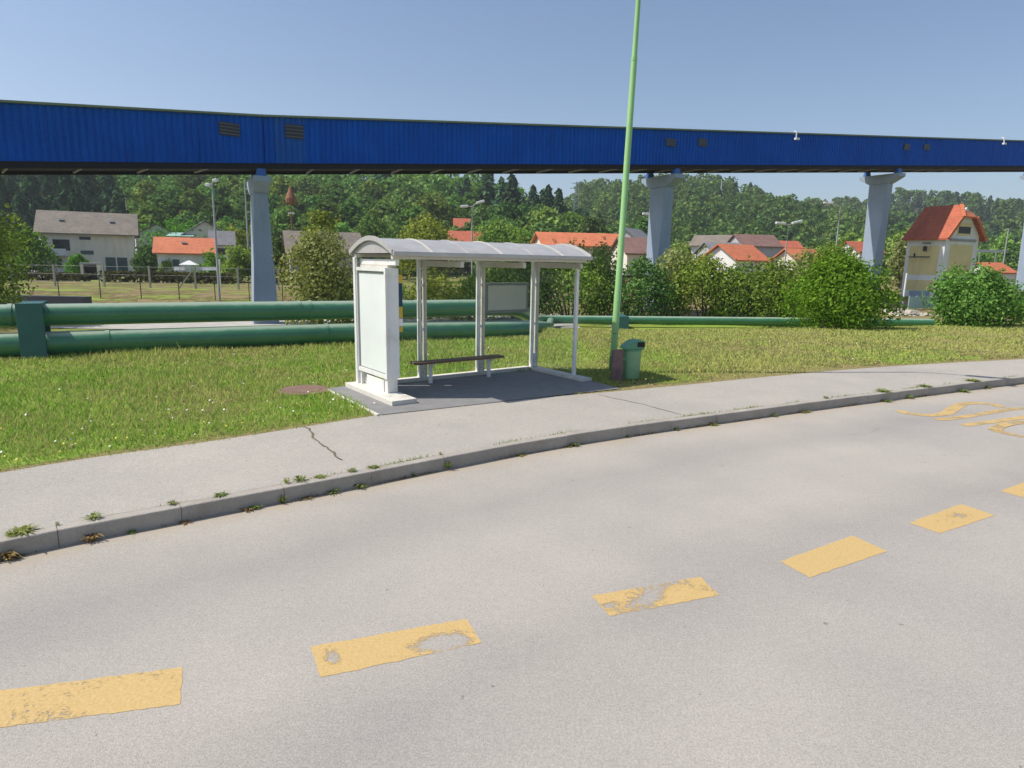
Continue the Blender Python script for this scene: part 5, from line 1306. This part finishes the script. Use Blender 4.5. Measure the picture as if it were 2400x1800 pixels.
spots = [(50, 1240, .153, 2, 1.1), (25, 1246, .153, 0, .7), (215, 1206, .153, 0, 1.0), (135, 1226, .153, 1, .5), (402, 1175, .153, 0, .7), (510, 1152, .153, 2, .7), (655, 1118, .153, 1, 1.0), (692, 1118, .153, 0, 1.1), (740, 1110, .153, 2, .7), (800, 1090, .153, 0, .8), (850, 1083, .153, 2, .7), (1010, 1056, .153, 1, .6),
         (600, 1192, 0, 0, .8), (655, 1172, 0, 1, 1.2), (775, 1153, 0, 0, 1.0), (838, 1138, 0, 0, 1.1), (968, 1116, 0, 1, .7), (1025, 1085, .02, 1, 1.3), (310, 1250, 0, 0, .6), (1350, 1047, 0, 0, 1.0), (1230, 1068, 0, 0, .5), (1440, 1014, 0, 0, .6), (1560, 1000, 0, 0, .8), (1650, 990, 0, 2, .9), (1800, 973, 0, 0, 1.0), (1870, 962, 0, 2, 1.0), (2050, 914, .153, 2, 1.5), (2140, 902, .153, 2, 1.4), (2255, 890, .153, 2, 1.6), (1915, 930, .153, 0, .9), (2060, 938, 0, 2, 1.2), (2110, 930, 0, 0, 1.3), (2230, 914, 0, 2, 1.6), (2300, 908, 0, 0, 1.2)]
def snap(p, z):
    k_ = int(np.argmin((ks[:, 0] - p.x) ** 2 + (ks[:, 1] - p.y) ** 2)); off = -.125 if z > .1 else .02
    return Vector((ks[k_, 0] + kn[k_, 0] * off, ks[k_, 1] + kn[k_, 1] * off, z))
def zone(px):
    for lim, t in ((330, 'at the left end'), (620, 'left of the pavement crack'), (880, 'beside the pavement crack'), (1290, 'in front of the shelter'), (1600, 'in front of the litter bin'), (2000, 'right of the litter bin')):
        if px < lim: return t
    return 'by the yellow letters'
for k, (px, py, z, kind, s) in enumerate(spots):
    p = snap(on(px, py, z), z); o = obj('weed', wg[kind], None, p); s *= .55; o.scale = (s, s, s); o.rotation_euler.z = k * 1.7
    pending.append((o, ('green weed rosette', 'upright green weed tuft', 'low green weed mat')[kind] + (' on the kerb ' if z > .1 else ' at kerb foot ') + zone(px), px, 'weed', 'green weeds on top of the kerb' if z > .1 else 'green weeds at the foot of the kerb'))
for k, (px, py, z, kind, s) in enumerate([(18, 1312, 0, 0, 1.3), (215, 1270, 0, 0, 1.2), (40, 1320, 0, 1, .8), (430, 1226, 0, 1, .7), (585, 1196, 0, 1, 1.0), (720, 1170, 0, 1, .8), (1225, 1072, 0, 1, .8), (1345, 1052, 0, 1, .7), (1655, 993, 0, 0, .8), (1880, 968, 0, 1, .9), (2020, 908, .153, 1, 1.0)]):
    p = snap(on(px, py, z), z); o = obj('weed', wdm[kind], None, p); s *= .55; o.scale = (s, s, s); o.rotation_euler.z = k * 2.1
    pending.append((o, ('dry brown weed tuft', 'flat dry brown weed')[kind] + (' on the kerb ' if z > .1 else ' at kerb foot ') + zone(px), px, 'weed', 'dry brown weeds at the kerb'))

# ------------------------------------------------------------------ summer haze over the valley
hz_m = bpy.data.materials.new('haze'); hz_m.use_nodes = True; _n = hz_m.node_tree; _n.nodes.clear()
_v = _n.nodes.new('ShaderNodeVolumePrincipled'); _v.inputs['Color'].default_value = (.90, .94, 1, 1); _v.inputs['Density'].default_value = .00034; _v.inputs['Anisotropy'].default_value = .2
_o = _n.nodes.new('ShaderNodeOutputMaterial'); _n.links.new(_v.outputs[0], _o.inputs['Volume'])
tag(MB().box(-900, 1300, -300, 1200, -40, 150).build('haze', hz_m, None), 'thin blue summer haze over the valley', 'haze', None, 'stuff')

# ------------------------------------------------------------------ tell look-alikes apart
ORD = ['leftmost', 'second from left', 'third from left', 'fourth from left', 'fifth from left', 'sixth from left', 'seventh from left', 'eighth from left', 'ninth from left', 'tenth from left', 'eleventh from left', 'twelfth from left', 'thirteenth from left', 'fourteenth from left', 'fifteenth from left']
byl = {}
for it in pending: byl.setdefault(it[1], []).append(it)
for lab, its in byl.items():
    its.sort(key=lambda t_: t_[2])
    for k, (o, l_, px, cat, grp) in enumerate(its):
        tag(o, lab if len(its) == 1 else lab + ', ' + (ORD[k] if k < len(ORD) else 'farther right'), cat, grp)
